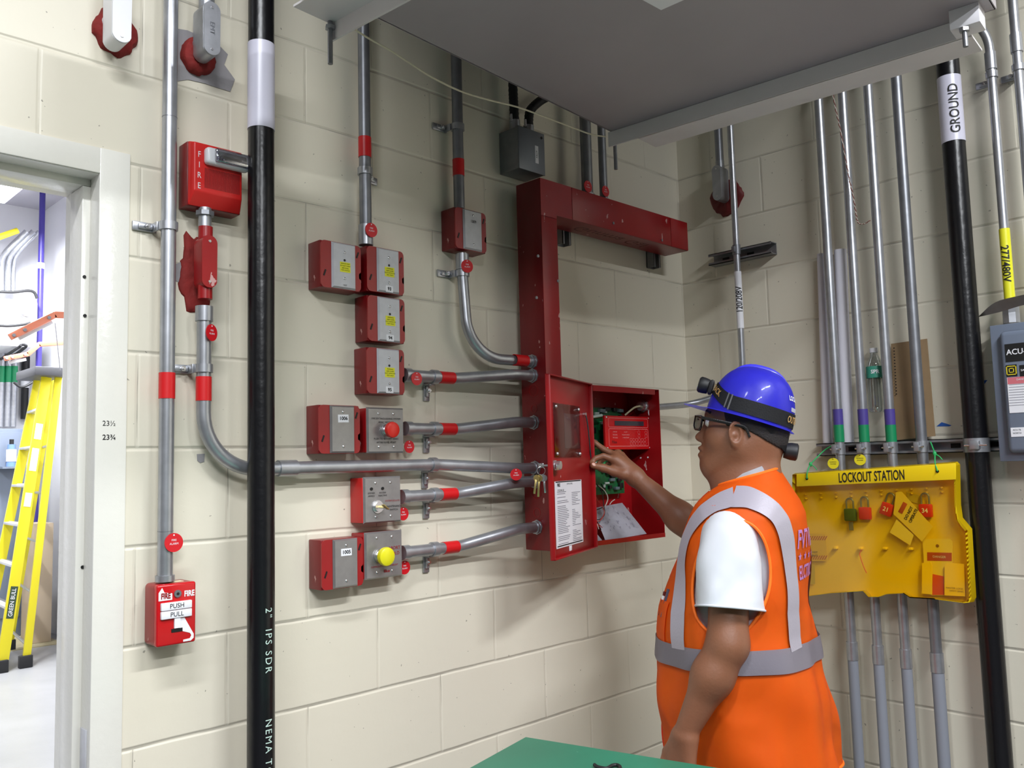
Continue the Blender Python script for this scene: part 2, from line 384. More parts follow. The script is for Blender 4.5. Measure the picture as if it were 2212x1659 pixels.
# 1 pull-station riser
D = .04
x1 = A(362, 700, D).x
zb = A(353, 1254, D).z
c = thing('conduit', 'galvanised conduit running down to the red fire pull station', 'conduit', (x1, -D, zb))
bm = new(); add_cyl(bm, (x1, -D, zb), (x1, -D, 3.3), R1, 28); build('pipe', bm, GALV, c)
def zA(px, py, d=D): return A(px, py, d).z
band(c, (x1, -D, zA(354, 861)), (x1, -D, zA(354, 805)), R1, REDT, lab='red tape band')
strap(c, (x1, -D, zA(358, 488)), UZ, (-1, 0, 0), R1, WA, D)
coupling(c, (x1, -D, zA(352, 1256)), (x1, -D, zA(352, 1243)), R1+.001, 'connector')
for yy in (252, 1148):
    bm = new(); add_ring(bm, (x1, -D, zA(356, yy)), (x1, -D, zA(356, yy)+.0012), R1-.0005, .001); build('seam', bm, GALVD, c)
RTAG = [None]
round_tag((x1+.010, -D-R1-.003, zA(363, 1173, .058)), (0, -1, .05), .0195, 'round red tag on the conduit just above the fire pull station', REDTAG, ['FIRE', 'ALARM'])

# 2 long run from the strobe round to the trough
x2 = A(441, 700, D).x; zlow = A(760, 1008, D).z
TX = -.922                                    # left face of the trough
c = thing('conduit', 'galvanised conduit from red fitting bending behind the black pipe to the trough', 'conduit', (x2, -D, zlow))
e0 = Vector((TX, -.085, A(1125, 1012, .085).z)); k1 = A(945, 1003, D); k1.z = zlow
pts = fillet([(x2, -D, zA(441, 662)), (x2, -D, zlow), (k1.x, -D, zlow), e0-Vector((.06, 0, 0)), e0], [.125, .15, .1], 12)
bm = new(); add_tube(bm, pts, R1, 28); build('pipe', bm, GALV, c)
band(c, (x2, -D, zA(439, 866)), (x2, -D, zA(439, 814)), R1, REDT, lab='red tape band')
strap(c, (x2, -D, zA(439, 796)), UZ, (-1, 0, 0), R1, WA, D)
xs_ = A(935, 1005, D).x; strap(c, (xs_, -D, zlow), XA, (0, 0, -1), R1, WA, D)
q0, q1 = A(600, 1013, D).x, A(655, 1013, D).x; coupling(c, (q0, -D, zlow), (q1-.02, -D, zlow), R1+.0005)
coupling(c, (x2, -D, zA(440, 662)), (x2, -D, zA(440, 694)), R1+.0005)
locknut(c, e0+Vector((0, 0, 0)), XA, R1)
round_tag((x2+.008, -D-R1-.004, zA(451, 718, .06)), (.5, -1, 0), .0185, 'round red tag on the conduit under the red fitting beside the black pipe', REDTAG, ['FIRE', 'ALARM'])

# 3 short runs from the boxes into the trough
def feeder(label, y0, y1, y2, xa, bx0, bx1, tx_, sy=.04):
    """starts at a box side (px xa,y0), strapped near px 938, offsets out to the trough at (1128,y2)"""
    z0 = A(905, y0, D).z; e = Vector((TX, -.085, A(1128, y2, .085).z)); s = A(xa, y0, D); k = A(bx1+4, y1, D)
    c = thing('conduit', label, 'conduit', (s.x, -D, z0), 'short conduits into the trough')
    m_ = Vector((e.x-.075, e.y, e.z))
    pts = fillet([(s.x, -D, z0), (k.x, -D, z0), m_, e], [.16, .12], 10)
    bm = new(); add_tube(bm, pts, R1, 28); build('pipe', bm, GALV, c)
    xs_ = A(938, y0, D).x; strap(c, (xs_, -D, z0), XA, (0, 0, -1), R1, WA, D)
    band(c, (A(bx0, y1, D).x, -D, z0), (A(bx1, y1, D).x, -D, z0), R1, REDT, lab='red tape band')
    locknut(c, e, XA, R1)
    coupling(c, (s.x-.002, -D, z0), (s.x+.018, -D, z0), R1, 'connector')
    return c, z0
feeder('topmost short conduit, from the box marked 95 to the trough', 812, 812, 810, 874, 948, 978, 1128)
feeder('short conduit from the red push button box to the trough', 926, 926, 912, 876, 950, 981, 1128)
feeder('short conduit from the maintenance switch box to the trough', 1071, 1068, 1041, 868, 951, 983, 1128)
feeder('lowest short conduit, from the yellow push button box to the trough', 1190, 1183, 1142, 870, 957, 987, 1134)
def tA(px, py, r, lab, d=.062, n=(0, -1, 0), m=REDTAG, ls=('FIRE', 'ALARM')):
    return round_tag(A(px, py, d), n, r, lab, m, list(ls))
tA(900, 818, .0175, 'round red tag on the conduit right of the box marked 95')
tA(884, 965, .0165, 'round red tag hanging below right of the red push button', d=.03)
tA(871, 1110, .017, 'round red tag half behind the maintenance switch box', d=.03)
tA(874, 1226, .0175, 'round red tag half behind the yellow push button box', d=.03)
tA(1115, 1025, .0165, 'round red tag between two conduits at the trough side', d=.115, n=(-.75, -.65, 0))
tA(802, 497, .0185, 'round red tag on the conduit above the box marked 93')
tA(1009, 575, .0185, 'round red tag on the conduit under the box marked 1009', n=(-.25, -1, 0))

# 4 riser to box 93
x4 = A(789, 400, D).x; z93 = A(786, 529, D).z
c = thing('conduit', 'thick conduit coming down from the overhead pan to the box marked 93', 'conduit', (x4, -D, z93))
bm = new(); add_cyl(bm, (x4, -D, z93), (x4, -D, 3.3), R1, 28); build('pipe', bm, GALVD, c)
band(c, (x4, -D, zA(787, 340)), (x4, -D, zA(787, 297)), R1, REDT, lab='red tape band')
strap(c, (x4, -D, zA(790, 371)), UZ, (1, 0, -.1), R1, WA, D)
coupling(c, (x4, -D, zA(787, 529)), (x4, -D, zA(787, 486)), R1)
# 5 riser to box 1009
x5 = A(988, 250, D).x; z9 = A(995, 452, D).z
c = thing('conduit', 'conduit coming down from the overhead pan to the box marked 1009', 'conduit', (x5, -D, z9))
bm = new(); add_cyl(bm, (x5, -D, z9), (x5, -D, 3.3), R1, 28); build('pipe', bm, GALVD, c)
band(c, (x5, -D, zA(993, 381)), (x5, -D, zA(993, 346)), R1, REDT, lab='red tape band')
strap(c, (x5, -D, zA(990, 276)), UZ, (-1, 0, 0), R1, WA, D)
# 6 bend from box 1009 to the trough
x6 = A(999, 585, D).x; e = Vector((TX, -.085, A(1128, 779, .085).z))
c = thing('conduit', 'curved conduit from the bottom of the box marked 1009 to the trough', 'conduit', (x6, -D, A(999, 550, D).z))
pts = fillet([(x6, -D, A(999, 548, D).z), (x6, -D, A(999, 600, D).z), (x6, -.06, e.z), e], [.05, .15], 14)
bm = new(); add_tube(bm, pts, R1, 28); build('pipe', bm, GALV, c)
coupling(c, (x6, -D, A(999, 583, D).z), (x6, -D, A(999, 550, D).z), R1+.0005)
strap(c, (x6, -D, A(999, 591, D).z), UZ, (-1, 0, 0), R1, WA, D)
P0 = len(pts); band(c, e-Vector((.028, 0, 0)), e-Vector((.078, 0, 0)), R1, REDT, lab='red tape band')
locknut(c, e, XA, R1)
# 7, 8 risers into the top of the trough
for (px, py, yt, r, lab) in ((1266, 330, 392, .0185, 'thicker of two conduits standing on the red trough top'), (1302, 360, 402, .0135, 'thinner of two conduits standing on the red trough top')):
    dd = .085; x_ = A(px, py, dd).x; zt = 2.423
    c = thing('conduit', lab, 'conduit', (x_, -dd, zt), 'conduits standing on the trough')
    bm = new(); add_cyl(bm, (x_, -dd, zt), (x_, -dd, 3.3), r, 28); build('pipe', bm, GALVD, c)
    bm = new(); add_cyl(bm, (x_, -dd, zt+.001), (x_, -dd, zt+.012), r+.006, 8); build('locknut', bm, GALV, c)
tA(1270, 403, .019, 'round red tag at the foot of the thicker conduit on the trough', d=.107)
tA(1308, 413, .018, 'round red tag at the foot of the thinner conduit on the trough', d=.107)

# conduit body fittings --------------------------------------------------------
def conduit_body(label, p, w, h, dep, m, mc, outward, side, top=None, bot=None, grp=None):
    """oval cover housing, hub up, hub into the wall near its foot"""
    o = Vector(outward); s = Vector(side)
    c = thing('pull_elbow', label, 'conduit fitting', p, grp); p = Vector(p)
    bm = new()
    def oval(w_, h_, off, th, bulge=0):
        pts = []
        for k in range(24):
            a = k*2*PI/24; q = s*math.cos(a)*w_/2 + UZ*(math.sin(a)*w_/2 + (h_/2-w_/2)*(1 if math.sin(a) >= 0 else -1)); pts.append(p+o*off+q)
        return pts
    add_poly(bm, oval(w, h, 0, 0), -o, dep)
    if top: add_cyl(bm, p-o*dep*.5+UZ*(h/2-.02), p-o*dep*.5+UZ*(h/2+top), w*.43, 24)
    if bot: add_cyl(bm, p-o*dep*.5-UZ*(h/2-.02), p-o*dep*.5-UZ*(h/2+bot), w*.43, 24)
    build('housing', bm, m, c)
    bm = new(); add_poly(bm, oval(w*.98, h*.99, .0035, 0), -o, .0035); cv = build('cover', bm, mc, c)
    for sgn in (-1, 1):
        bm = new(); add_disc(bm, p+o*.004+UZ*sgn*(h/2-.014), o, .003, .002, 10); build('screw', bm, SCREW, cv)
    return c
def blob(name, label, cat, c, o, s, w, h, th, m, seed=1, rag=.16, parent=None):
    rn = random.Random(seed); o = Vector(o); s = Vector(s); bm = new(); rings = []
    for j, (f, t) in enumerate(((1, 0), (.97, .5), (.86, .85), (.6, 1), (.3, 1.05))):
        ring = []
        for k in range(40):
            a = k*2*PI/40
            e = 1 + rag*noise.noise(Vector((math.cos(a)*1.7+seed*7, math.sin(a)*1.7, seed))) + rag*.5*noise.noise(Vector((math.cos(a)*5+seed, math.sin(a)*5, 3)))
            ring.append(bm.verts.new(Vector(c)+s*math.cos(a)*w/2*f*e+UZ*math.sin(a)*h/2*f*e+o*th*t*(1+.3*noise.noise(Vector((a*3, j, seed))))))
        rings.append(ring)
    for i in range(len(rings)-1):
        for k in range(40): bm.faces.new((rings[i][k], rings[i][(k+1) % 40], rings[i+1][(k+1) % 40], rings[i+1][k]))
    bm.faces.new(rings[-1]); bm.faces.new(rings[0][::-1])
    ob = build(name, bm, m, parent)
    if label: tag(ob, label, cat)
    return ob
# red fitting under the strobe
pz = A(455, 566, .06); pz.x = x2
cb_ = conduit_body('red painted conduit body with oval cover under the fire strobe', (x2, -.062, pz.z), .036, .118, .036, REDP, REDP, WA, XA, top=.022, bot=.022)
blob('firestop_patch', 'ragged red firestop smear on the wall left of the red conduit body', 'firestop', A(424, 592, 0), WA, XA, .085, .17, .007, FIRE, 3, .42)
bm = new(); zt = A(446, 462, D).z
c = thing('conduit', 'short silver nipple between the fire strobe and the red fitting', 'conduit', (x2, -D, pz.z+.07))
add_cyl(bm, (x2, -D, pz.z+.07), (x2, -D, zt+.012), R1*.9, 28); build('pipe', bm, GALV, c)
bm = new(); add_cyl(bm, (x2, -D, zt-.006), (x2, -D, zt+.004), R1+.005, 8); build('locknut', bm, GALVD, c)
# upper left fittings
p = A(263, 18, .075); c = conduit_body('white conduit body over red putty at the top left corner', p, .04, .15, .05, WHP, WHP, WA, XA, top=.3, bot=0)
bm = new(); q = A(250, 62, .0); add_cyl(bm, (p.x, -.005, q.z), (p.x, -.06, q.z), .0185, 24); build('wall_hub', bm, WHP, c)
blob('firestop_patch', 'round dark red firestop ring under the white conduit body', 'firestop', A(247, 70, 0), WA, XA, .092, .105, .018, FIRE, 5, .16)
p = A(457, 62, .075); c = conduit_body('grey cast conduit body with raised cover at the top, left of the black pipe', p, .04, .125, .05, GALV, GALV, WA, XA, top=.3, bot=0)
bm = new(); q = A(440, 112, .0); add_cyl(bm, (p.x, -.005, q.z), (p.x, -.06, q.z), .0185, 24); build('wall_hub', bm, GALV, c)
text(c, 'EMT', .016, GALVD, p+Vector((0, -.004, 0)), (0, 0, -1), XA, th=.0006, name='raised_mark')
blob('firestop_patch', 'red firestop patch under the grey conduit body', 'firestop', A(425, 126, 0), WA, XA, .085, .088, .02, FIRE, 8, .16)
pp = [(382, 62), (405, 66), (470, 95), (492, 118), (484, 140), (507, 172), (497, 198), (470, 190), (440, 180), (405, 172), (383, 176), (378, 120)]
bm = new(); add_poly(bm, [A(a, b, .0005) for a, b in pp], WA, .0012)
tag(build('mortar_patch', bm, mat('grey mortar', (150, 147, 150), .8, var=.08, bump=.3)), 'grey unpainted mortar patch behind the upper grey conduit body', 'mortar patch')
bm = new(); add_poly(bm, [A(a, b, .0004) for a, b in ((425, 981), (442, 980), (441, 997), (432, 1000), (426, 995))], WA, .0008)
tag(build('mortar_patch', bm, MATS['grey mortar']), 'small grey bare spot left of the conduit bend', 'mortar patch')
bm = new(); add_poly(bm, [A(a, b, .0005) for a, b in ((370, 575), (390, 566), (400, 560), (404, 600), (396, 615), (376, 605))], WA, .001)
tag(build('mortar_patch', bm, MATS['grey mortar']), 'grey smear beside the red firestop under the strobe', 'mortar patch')

# ---------------------------------------------------------------- black pipes
PD = .0925; xp = A(564, 830, PD).x; rp = .0293
c = thing('black_pipe', 'thick black floor-to-ceiling pipe with white band on the long wall', 'pipe', (xp, -PD, 0))
bm = new(); add_cyl(bm, (xp, -PD, 0), (xp, -PD, 3.8), rp, 40); build('pipe', bm, BLACK, c)
band(c, (xp, -PD, zA(563, 270, .12)), (xp, -PD, zA(563, 83, .12)), rp, mat('white vinyl', (212, 210, 226), .3), lab='white vinyl band')
def cylwrap(cx, cy, z0, r, a0, up=1):
    # text running along the pipe; x of text -> z, y of text -> angle
    def f(u, v):
        a = a0 + up*v/r; return Vector((cx+math.cos(a)*(r+.0008), cy+math.sin(a)*(r+.0008), z0+up*u if up == 1 else z0-u))
    return f
GRNW = mat('pale print', (190, 215, 205), .6)
def down(cx, cy, z0, r, a0):
    def f(u, v): a = a0 + v/r; return Vector((cx+math.cos(a)*(r+.0009), cy+math.sin(a)*(r+.0009), z0-u))
    return f
aC = math.atan2(CP.y+PD, CP.x-xp)
text(c, '2"  IPS SDR', .022, GRNW, None, None, None, fn=down(xp, -PD, zA(575, 1375, .08), rp, aC+.55), spacing=1.3)
text(c, 'NEMA TC', .022, GRNW, None, None, None, fn=down(xp, -PD, zA(575, 1600, .08), rp, aC+.55), spacing=1.3)
yp = B(2082, 600, .06).y
c = thing('black_pipe', 'thick black pipe labelled GROUND on the short wall', 'pipe', (-.06, yp, 0))
rq = .0315
bm = new(); add_cyl(bm, (-.06, yp, 0), (-.06, yp, 3.8), rq, 40); build('pipe', bm, BLACK, c)
band(c, (-.06, yp, B(2045, 306, .09).z), (-.06, yp, B(2030, 166, .09).z), rq, MATS['white vinyl'], 'label_band', lab='white label band')
aG = math.atan2(CP.y-yp, CP.x+.06)
def upw(cx, cy, z0, r, a0):
    def f(u, v): a = a0 - v/r; return Vector((cx+math.cos(a)*(r+.0025), cy+math.sin(a)*(r+.0025), z0+u))
    return f
text(c, 'GROUND', .036, INK, None, None, None, fn=upw(-.06, yp, B(2035, 240, .09).z, rq, aG+.3), bold=.0004, xs=.95)
bm = new(); zc = B(2100, 962, .06).z; add_ring(bm, (-.06, yp, zc-.02), (-.06, yp, zc+.02), rq+.0002, .003)
add_box(bm, (-.105, yp-.02, zc-.012), (-.09, yp+.006, zc+.012), .002); k = build('pipe_clamp', bm, GALV, c)
bm = new(); add_cyl(bm, (-.1, yp-.04, zc), (-.1, yp+.02, zc), .003, 10); build('bolt', bm, SCREW, k)
# ================================================================ wall boxes
BS = .117
def nbox(px, py, label, d=.058, grp='red fire alarm wall boxes', side='l', slot=1):
    """4 inch box, (px,py) = its lower right front corner"""
    c = A(px, py, d); x1, z0 = c.x, c.z; x0, z1 = x1-BS, z0+BS
    t = thing('junction_box', label, 'electrical box', (x0+BS/2, 0, z0), grp)
    bm = new(); add_box(bm, (x0, -d+.004, z0), (x1, -.001, z1), .002); build('box_body', bm, REDD, t)
    # extension ring lip with clipped ears, showing round the plate
    b = .012; dd = d-.004
    pts = []
    for cx, cz, a0 in ((x1-b, z1-b, 0), (x0+b, z1-b, 90), (x0+b, z0+b, 180), (x1-b, z0+b, 270)):
        for k in range(5): a = math.radians(a0+k*22.5); pts.append((cx+b*math.cos(a), -dd, cz+b*math.sin(a)))
    nz = .006
    if slot:                                   # notches for the cover screws
        i = [k for k, p in enumerate(pts) if p[0] > x1-.001][-1]
        pts.insert(i+1, (x1, -dd, z0+.03)); pts.insert(i+1, (x1-nz, -dd, z0+.034)); pts.insert(i+1, (x1-nz, -dd, z0+.045)); pts.insert(i+1, (x1, -dd, z0+.05))
    bm = new(); add_poly(bm, pts, WA, .004); build('face_ring', bm, REDP, t)
    for q, s in (((x0+.011, z0+.036), 1), ((x1-.010, z1-.024), 1)):
        bm = new(); add_obox(bm, Vector((q[0], -d-.0004, q[1])), Vector((.35, 0, .94)), WA, Vector((.94, 0, -.35)), .016, .0014, .004); build('keyhole', bm, BLK, t)
    return t, x0, z0, x1, z1, d
def plate(t, x0, z0, x1, z1, d, m, two=False, screws=(-.042, .042), dx=.006, name='cover_plate'):
    cx, cz = (x0+x1)/2+dx, (z0+z1)/2; w, h = (.0575, .0575) if two else (.035, .0575)
    bm = new(); y = -d-.0008
    a = [(cx-w, y, cz-h), (cx+w, y, cz-h), (cx+w, y, cz+h), (cx-w, y, cz+h)]; e = .004
    b = [(cx-w+e, y-.0055, cz-h+e), (cx+w-e, y-.0055, cz-h+e), (cx+w-e, y-.0055, cz+h-e), (cx-w+e, y-.0055, cz+h-e)]
    A_ = [bm.verts.new(p) for p in a]; B_ = [bm.verts.new(p) for p in b]
    bm.faces.new(A_[::-1]); bm.faces.new(B_)
    for i in range(4): bm.faces.new((A_[i], A_[(i+1) % 4], B_[(i+1) % 4], B_[i]))
    p = build(name, bm, m, t); yy = y-.0055
    sc = [(cx+sx, cz+sz) for sx in ((-.023, .023) if two else (0,)) for sz in screws]
    for q in sc:
        bm = new(); add_sphere(bm, (q[0], yy, q[1]), .0036, 1, .5, 1, 12, 8); s = build('screw', bm, SCREW, p)
    return p, Vector((cx, yy, cz))
def ytext(p, c, lines, size, m, dz0, dz, xs=1., dx=0):
    for i, s in enumerate(lines): text(p, s, size, m, c+Vector((dx, -.0006, dz0-i*dz)), XA, UZ, xs)
def numtag(p, c, s, dz, w=.022, h=.013, tilt=0):
    q = c+Vector((0, -.0003, dz)); a = Vector((math.cos(tilt), 0, math.sin(tilt)))
    bm = new(); add_obox(bm, q, a, WA, a.cross(WA), w, .0006, h); l = build('number_label', bm, WHT, p)
    text(l, s, .012, INK, q+Vector((0, -.0005, 0)), a, UZ, 1.0, bold=.0003)
def mini(t, px, py, num, first=False):
    c = nbox(*t)
    pl, q = plate(c[0], *c[1:], m=STEEL, screws=(-.032, .034))
    bm = new(); add_disc(bm, q+Vector((0, -.0003, .014)), WA, .003, .001, 14); build('indicator', bm, BLK, pl)
    bm = new(); add_box(bm, q+Vector((-.0135, -.0007, -.016)), q+Vector((.0165, .0002, .009))); s = build('warning_sticker', bm, mat('yellow sticker', (228, 226, 40), .5), pl)
    qq = q+Vector((.0015, -.0003, 0))
    if first:
        ytext(s, qq, ['REMOTE TEST', 'DO NOT PAINT', 'SEE PANEL', 'FOR STATUS'], .0042, INK, .005, .0055)
        text(pl, '1007', .006, INK, q+Vector((0, -.0006, -.049)), XA, UZ)
    else:
        ytext(s, qq, ['WARNING', 'KEEP CLEAR', 'DUCT DETECTOR', 'TEST ONLY'], .0042, INK, .005, .0055)
        numtag(pl, q, num, -.048, .023, .0165)
    return c
mini((780, 631, 'red box with plain grey plate and yellow sticker, left of box 93'), 0, 0, '', True)
mini((873, 639, 'red box with grey plate marked 93 under the thick conduit'), 0, 0, '93')
mini((875, 743, 'red box with grey plate marked 94, middle of the column'), 0, 0, '94')
mini((874, 853, 'red box with grey plate marked 95, lowest of the column'), 0, 0, '95')
c = nbox(1051, 548, 'red box with grey plate marked 1009 beside the trough', .062)
pl, q = plate(c[0], *c[1:], m=STEEL, dx=.004); text(pl, '1009', .012, INK, q+Vector((0, -.0006, .024)), XA, UZ, .9)
c = nbox(778, 979, 'red box with blank steel plate labelled 1006')
pl, q = plate(c[0], *c[1:], m=STEELD); numtag(pl, q, '1006', .026, .03, .019, .03)
c = nbox(785, 1264, 'red box with blank steel plate labelled 1005')
pl, q = plate(c[0], *c[1:], m=STEELD); numtag(pl, q, '1005', .026, .03, .017)
def dbox(px, py, label, m=STEELD, rm=REDP):
    c = A(px, py, .06); x1, z0 = c.x, c.z; x0, z1 = x1-.115, z0+.115
    t = thing('switch_box', label, 'switch box', (x0+.0575, 0, z0), 'red switch boxes with square steel plates')
    bm = new(); add_box(bm, (x0-.002, -.053, z0+.002), (x1-.001, -.001, z1-.002), .002); build('box_body', bm, rm, t)
    pl, q = plate(t, x0, z0, x1, z1, .052, m, True, dx=0); return t, pl, q
def mushroom(t, q, m, ln=.036, r=.0215):
    bm = new(); add_cyl(bm, q, q+WA*ln*.55, .0125, 24); add_cyl(bm, q+WA*.001, q+WA*.006, .0165, 24)
    b = build('push_button', bm, SCREW, t)
    bm = new(); add_tube(bm, [q+WA*ln*k for k in (.5, .58, .75, .9, .97, 1.0)], [r*.55, r*.95, r, r*.93, r*.7, r*.2], 32); build('button_cap', bm, m, b)
t, pl, q = dbox(875, 978, 'red switch box with red push button labelled HVAC RESTART')
ytext(pl, q, ['FIRE EXTINGUISHING SYSTEM', 'HVAC RESTART'], .0068, INK, .029, .009, 1.0)
ytext(pl, q, ['PUSH TO RESTART HVAC', 'AFTER PANEL RESET'], .0068, INK, -.022, .009, 1.0)
mushroom(t, q, mat('red button', (214, 44, 34), .35), .034, .0205)
t, pl, q = dbox(869, 1126, 'red switch box with key labelled MAINTENANCE SWITCH', rm=mat('bright red enamel', (190, 30, 30), .35))
for dx, ls in ((-.036, ['SYSTEM', 'ARMED']), (-.002, ['SYSTEM', 'INACTIVE'])):
    bm = new(); add_disc(bm, q+Vector((dx, -.001, .028)), WA, .0038, .003, 14); build('indicator', bm, BLK, pl)
    ytext(pl, q+Vector((dx, 0, 0)), ls, .006, INK, .017, .007)
text(pl, 'SYSTEM ISOLATE', .006, RINK, q+Vector((.028, -.0006, -.004)), XA, UZ)
ytext(pl, q+Vector((.032, 0, 0)), ['MAINTENANCE', 'SWITCH'], .0068, INK, -.018, .0085)
kq = q+Vector((-.018, 0, -.017))
bm = new(); add_cyl(bm, kq, kq+WA*.01, .0125, 24); add_cyl(bm, kq, kq+WA*.003, .016, 24); kl = build('key_lock', bm, SCREW, t)
bm = new(); add_obox(bm, kq+WA*.02, Vector((.8, 0, -.6)), WA, Vector((.6, 0, .8)), .003, .02, .006); add_obox(bm, kq+WA*.034, Vector((.8, 0, -.6)), WA, Vector((.6, 0, .8)), .02, .012, .003, .001)
tag(build('key', bm, mat('brass', (190, 170, 110), .3, .8)), 'brass key standing in the maintenance switch lock', 'key')
t, pl, q = dbox(872, 1243, 'red switch box with yellow push button marked in red lettering')
ytext(pl, q+Vector((.030, 0, 0)), ['ABORT', 'HOLD'], .0115, RINK, .014, .0135)
text(pl, 'SUPPRESSION SYSTEM ABORT', .0062, RINK, q+Vector((0, -.0006, -.028)), XA, UZ)
text(pl, 'fike', .010, RINK, q+Vector((.006, -.0006, -.041)), XA, UZ, 1.3, bold=.0002)
mushroom(t, q+Vector((-.017, 0, -.002)), mat('yellow button', (222, 214, 30), .3), .04, .0235)

# fire pull station
c0 = A(423, 1383, .066); x1, z0 = c0.x, c0.z-.003; x0, z1 = x1-.083, z0+.125
t = thing('fire_pull_station', 'red fire pull station with white PUSH and PULL bars', 'fire alarm', ((x0+x1)/2, 0, z0))
bm = new(); add_box(bm, (x0, -.062, z0), (x1, -.001, z1), .009, 4); build('back_box', bm, REDP, t)
bm = new(); add_box(bm, (x0+.0005, -.067, z0+.0005), (x1-.0005, -.05, z1-.0005), .0045, 3); fp = build('front_cover', bm, mat('glossy red', (190, 18, 26), .25), t)
cx, cz = (x0+x1)/2, (z0+z1)/2; yf = -.0672
def fpt(u, v): return Vector((cx+u, yf, cz+v))
bm = new(); add_poly(bm, [fpt(*p) for p in ((-.038, .030), (-.038, .046), (-.031, .056), (-.026, .046), (-.010, .043), (-.010, .030))], WA, .0005); wt = build('white_print', bm, WHT, fp)
text(fp, 'FIRE', .016, REDP, fpt(-.0235, .0385)+WA*.0009, XA, UZ, .68, bold=.0006)
text(fp, 'FIRE', .016, WHT, fpt(.026, .0385)+WA*.0003, XA, UZ, .75, bold=.0006)
for s, v in (('PUSH', .0175), ('PULL', .0005)):
    bm = new(); add_box(bm, (cx-.034, yf-.006, cz+v-.0078), (cx+.03, yf+.002, cz+v+.0078), .0015); b = build('push_bar' if s == 'PUSH' else 'pull_bar', bm, WHT, t)
    text(b, s, .0135, INK, Vector((cx-.002, yf-.0062, cz+v)), XA, UZ, .95)
bm = new(); add_poly(bm, [fpt(*p) for p in ((-.006, -.008), (.006, -.008), (.006, -.028), (-.006, -.028))], WA, .004); build('pull_bar', bm, WHT, t)
bm = new(); add_poly(bm, [fpt(*p) for p in ((.006, -.009), (.016, -.009), (.036, -.045), (.036, -.053), (.030, -.058), (.014, -.058), (.014, -.054), (.028, -.053), (.031, -.047), (.028, -.042), (.006, -.034))], WA, .0006); build('white_arrow', bm, WHT, fp)
bm = new(); add_box(bm, (cx-.011, yf-.0012, cz-.036), (cx+.012, yf+.003, cz-.029)); build('break_rod', bm, BLK, t)
bm = new(); add_cyl(bm, fpt(.001, .041), fpt(.001, .041)+WA*.003, .0075, 20); k = build('key_lock', bm, GALVD, t)
bm = new(); add_cyl(bm, fpt(.001, .041)+WA*.0028, fpt(.001, .041)+WA*.0036, .003, 12); build('keyhole', bm, BLK, k)
bm = new(); add_box(bm, (cx-.008, -.05, z1-.0005), (cx+.022, -.03, z1+.0008)); build('paper_label', bm, mat('cream label', (222, 214, 180), .6), t)

# fire horn strobe
q = A(523, 463, .055); x1, z0 = q.x, q.z; x0 = x1-.124; z1 = z0+.145
t = thing('fire_strobe', 'red wall mounted horn strobe marked FIRE beside the black pipe', 'fire alarm', ((x0+x1)/2, 0, z0))
bm = new(); add_box(bm, (x0-.001, -.045, z0), (x1+.001, -.001, z1), .003); build('back_box', bm, REDD, t)
bm = new(); y0, y1 = -.045, -.066
a = [(x0, y0, z0), (x1, y0, z0), (x1, y0, z1), (x0, y0, z1)]; b = [(x0+.006, y1, z0+.03), (x1-.006, y1, z0+.03), (x1-.006, y1, z1-.006), (x0+.006, y1, z1-.006)]
V1 = [bm.verts.new(p) for p in a]; V2 = [bm.verts.new(p) for p in b]; bm.faces.new(V1); bm.faces.new(V2)
for i in range(4): bm.faces.new((V1[i], V1[(i+1) % 4], V2[(i+1) % 4], V2[i]))
bmesh.ops.bevel(bm, geom=bm.edges[:], offset=.003, segments=3, affect='EDGES', profile=.5)
RGL = mat('strobe red', (206, 34, 32), .38); hs = build('horn_face', bm, RGL, t)
for i, s in enumerate('FIRE'): text(hs, s, .019, WHT, Vector((x0+.017, y1-.0003, z1-.033-i*.0235)), XA, UZ, .8)
bm = new()
for k in range(26): add_box(bm, (x0+.03+k*.0032, y1-.0006, z0+.04), (x0+.0312+k*.0032, y1+.001, z0+.085))
g = build('sound_grille', bm, mat('dark red slots', (90, 10, 14), .6), hs)
zz = z1-.035; bm = new(); add_box(bm, (x0+.026, y1-.02, zz-.019), (x1+.004, y1+.002, zz+.019), .008, 4); bz = build('strobe_base', bm, WHP, t)
bm = new(); add_box(bm, (x0+.042, y1-.03, zz-.015), (x1+.001, y1-.019, zz+.017), .006, 4); build('strobe_lens', bm, glassy('clear lens', (205, 205, 215), .35, .05), bz)
bm = new(); add_box(bm, (x0+.05, y1-.022, zz-.011), (x1-.006, y1-.0195, zz+.012), .002); build('reflector', bm, mat('chrome', (190, 190, 196), .12, .9, bump=.6, bs=120), bz)
bm = new(); add_cyl(bm, (x0+.06, y1-.0245, zz), (x1-.02, y1-.0245, zz), .0022, 10); build('flash_tube', bm, BLK, bz)

# grey junction box with two black flexible cables
c1 = A(1177, 376, .085); c2 = A(1100, 265, .085)
q = A(1122, 362, .085); x0 = q.x; x1 = A(1177, 375, .085).x; z0 = q.z; z1 = A(1122, 272, .085).z
t = thing('junction_box', 'grey steel junction box high on the wall with two black flex cables', 'electrical box', ((x0+x1)/2, 0, z0))
bm = new(); add_box(bm, (x0, -.082, z0), (x1, -.001, z1), .0015); build('box_body', bm, GALVD, t)
bm = new(); add_box(bm, (x0-.001, -.086, z0-.001), (x1+.001, -.082, z1+.001), .001); cv = build('cover', bm, mat('zinc cover', (128, 132, 140), .42, .5, var=.06), t)
bm = new(); add_box(bm, (x1-.042, -.0866, z0+.03), (x1-.028, -.0858, z0+.085)); lb = build('sticker', bm, WHT, cv)
text(lb, 'FACP', .011, INK, Vector((x1-.035, -.087, z0+.058)), UZ, -XA, .9)
bm = new(); add_disc(bm, (x1-.012, -.0865, z1-.014), (0, 1, 0), .004, .002); build('screw_hole', bm, BLK, cv)
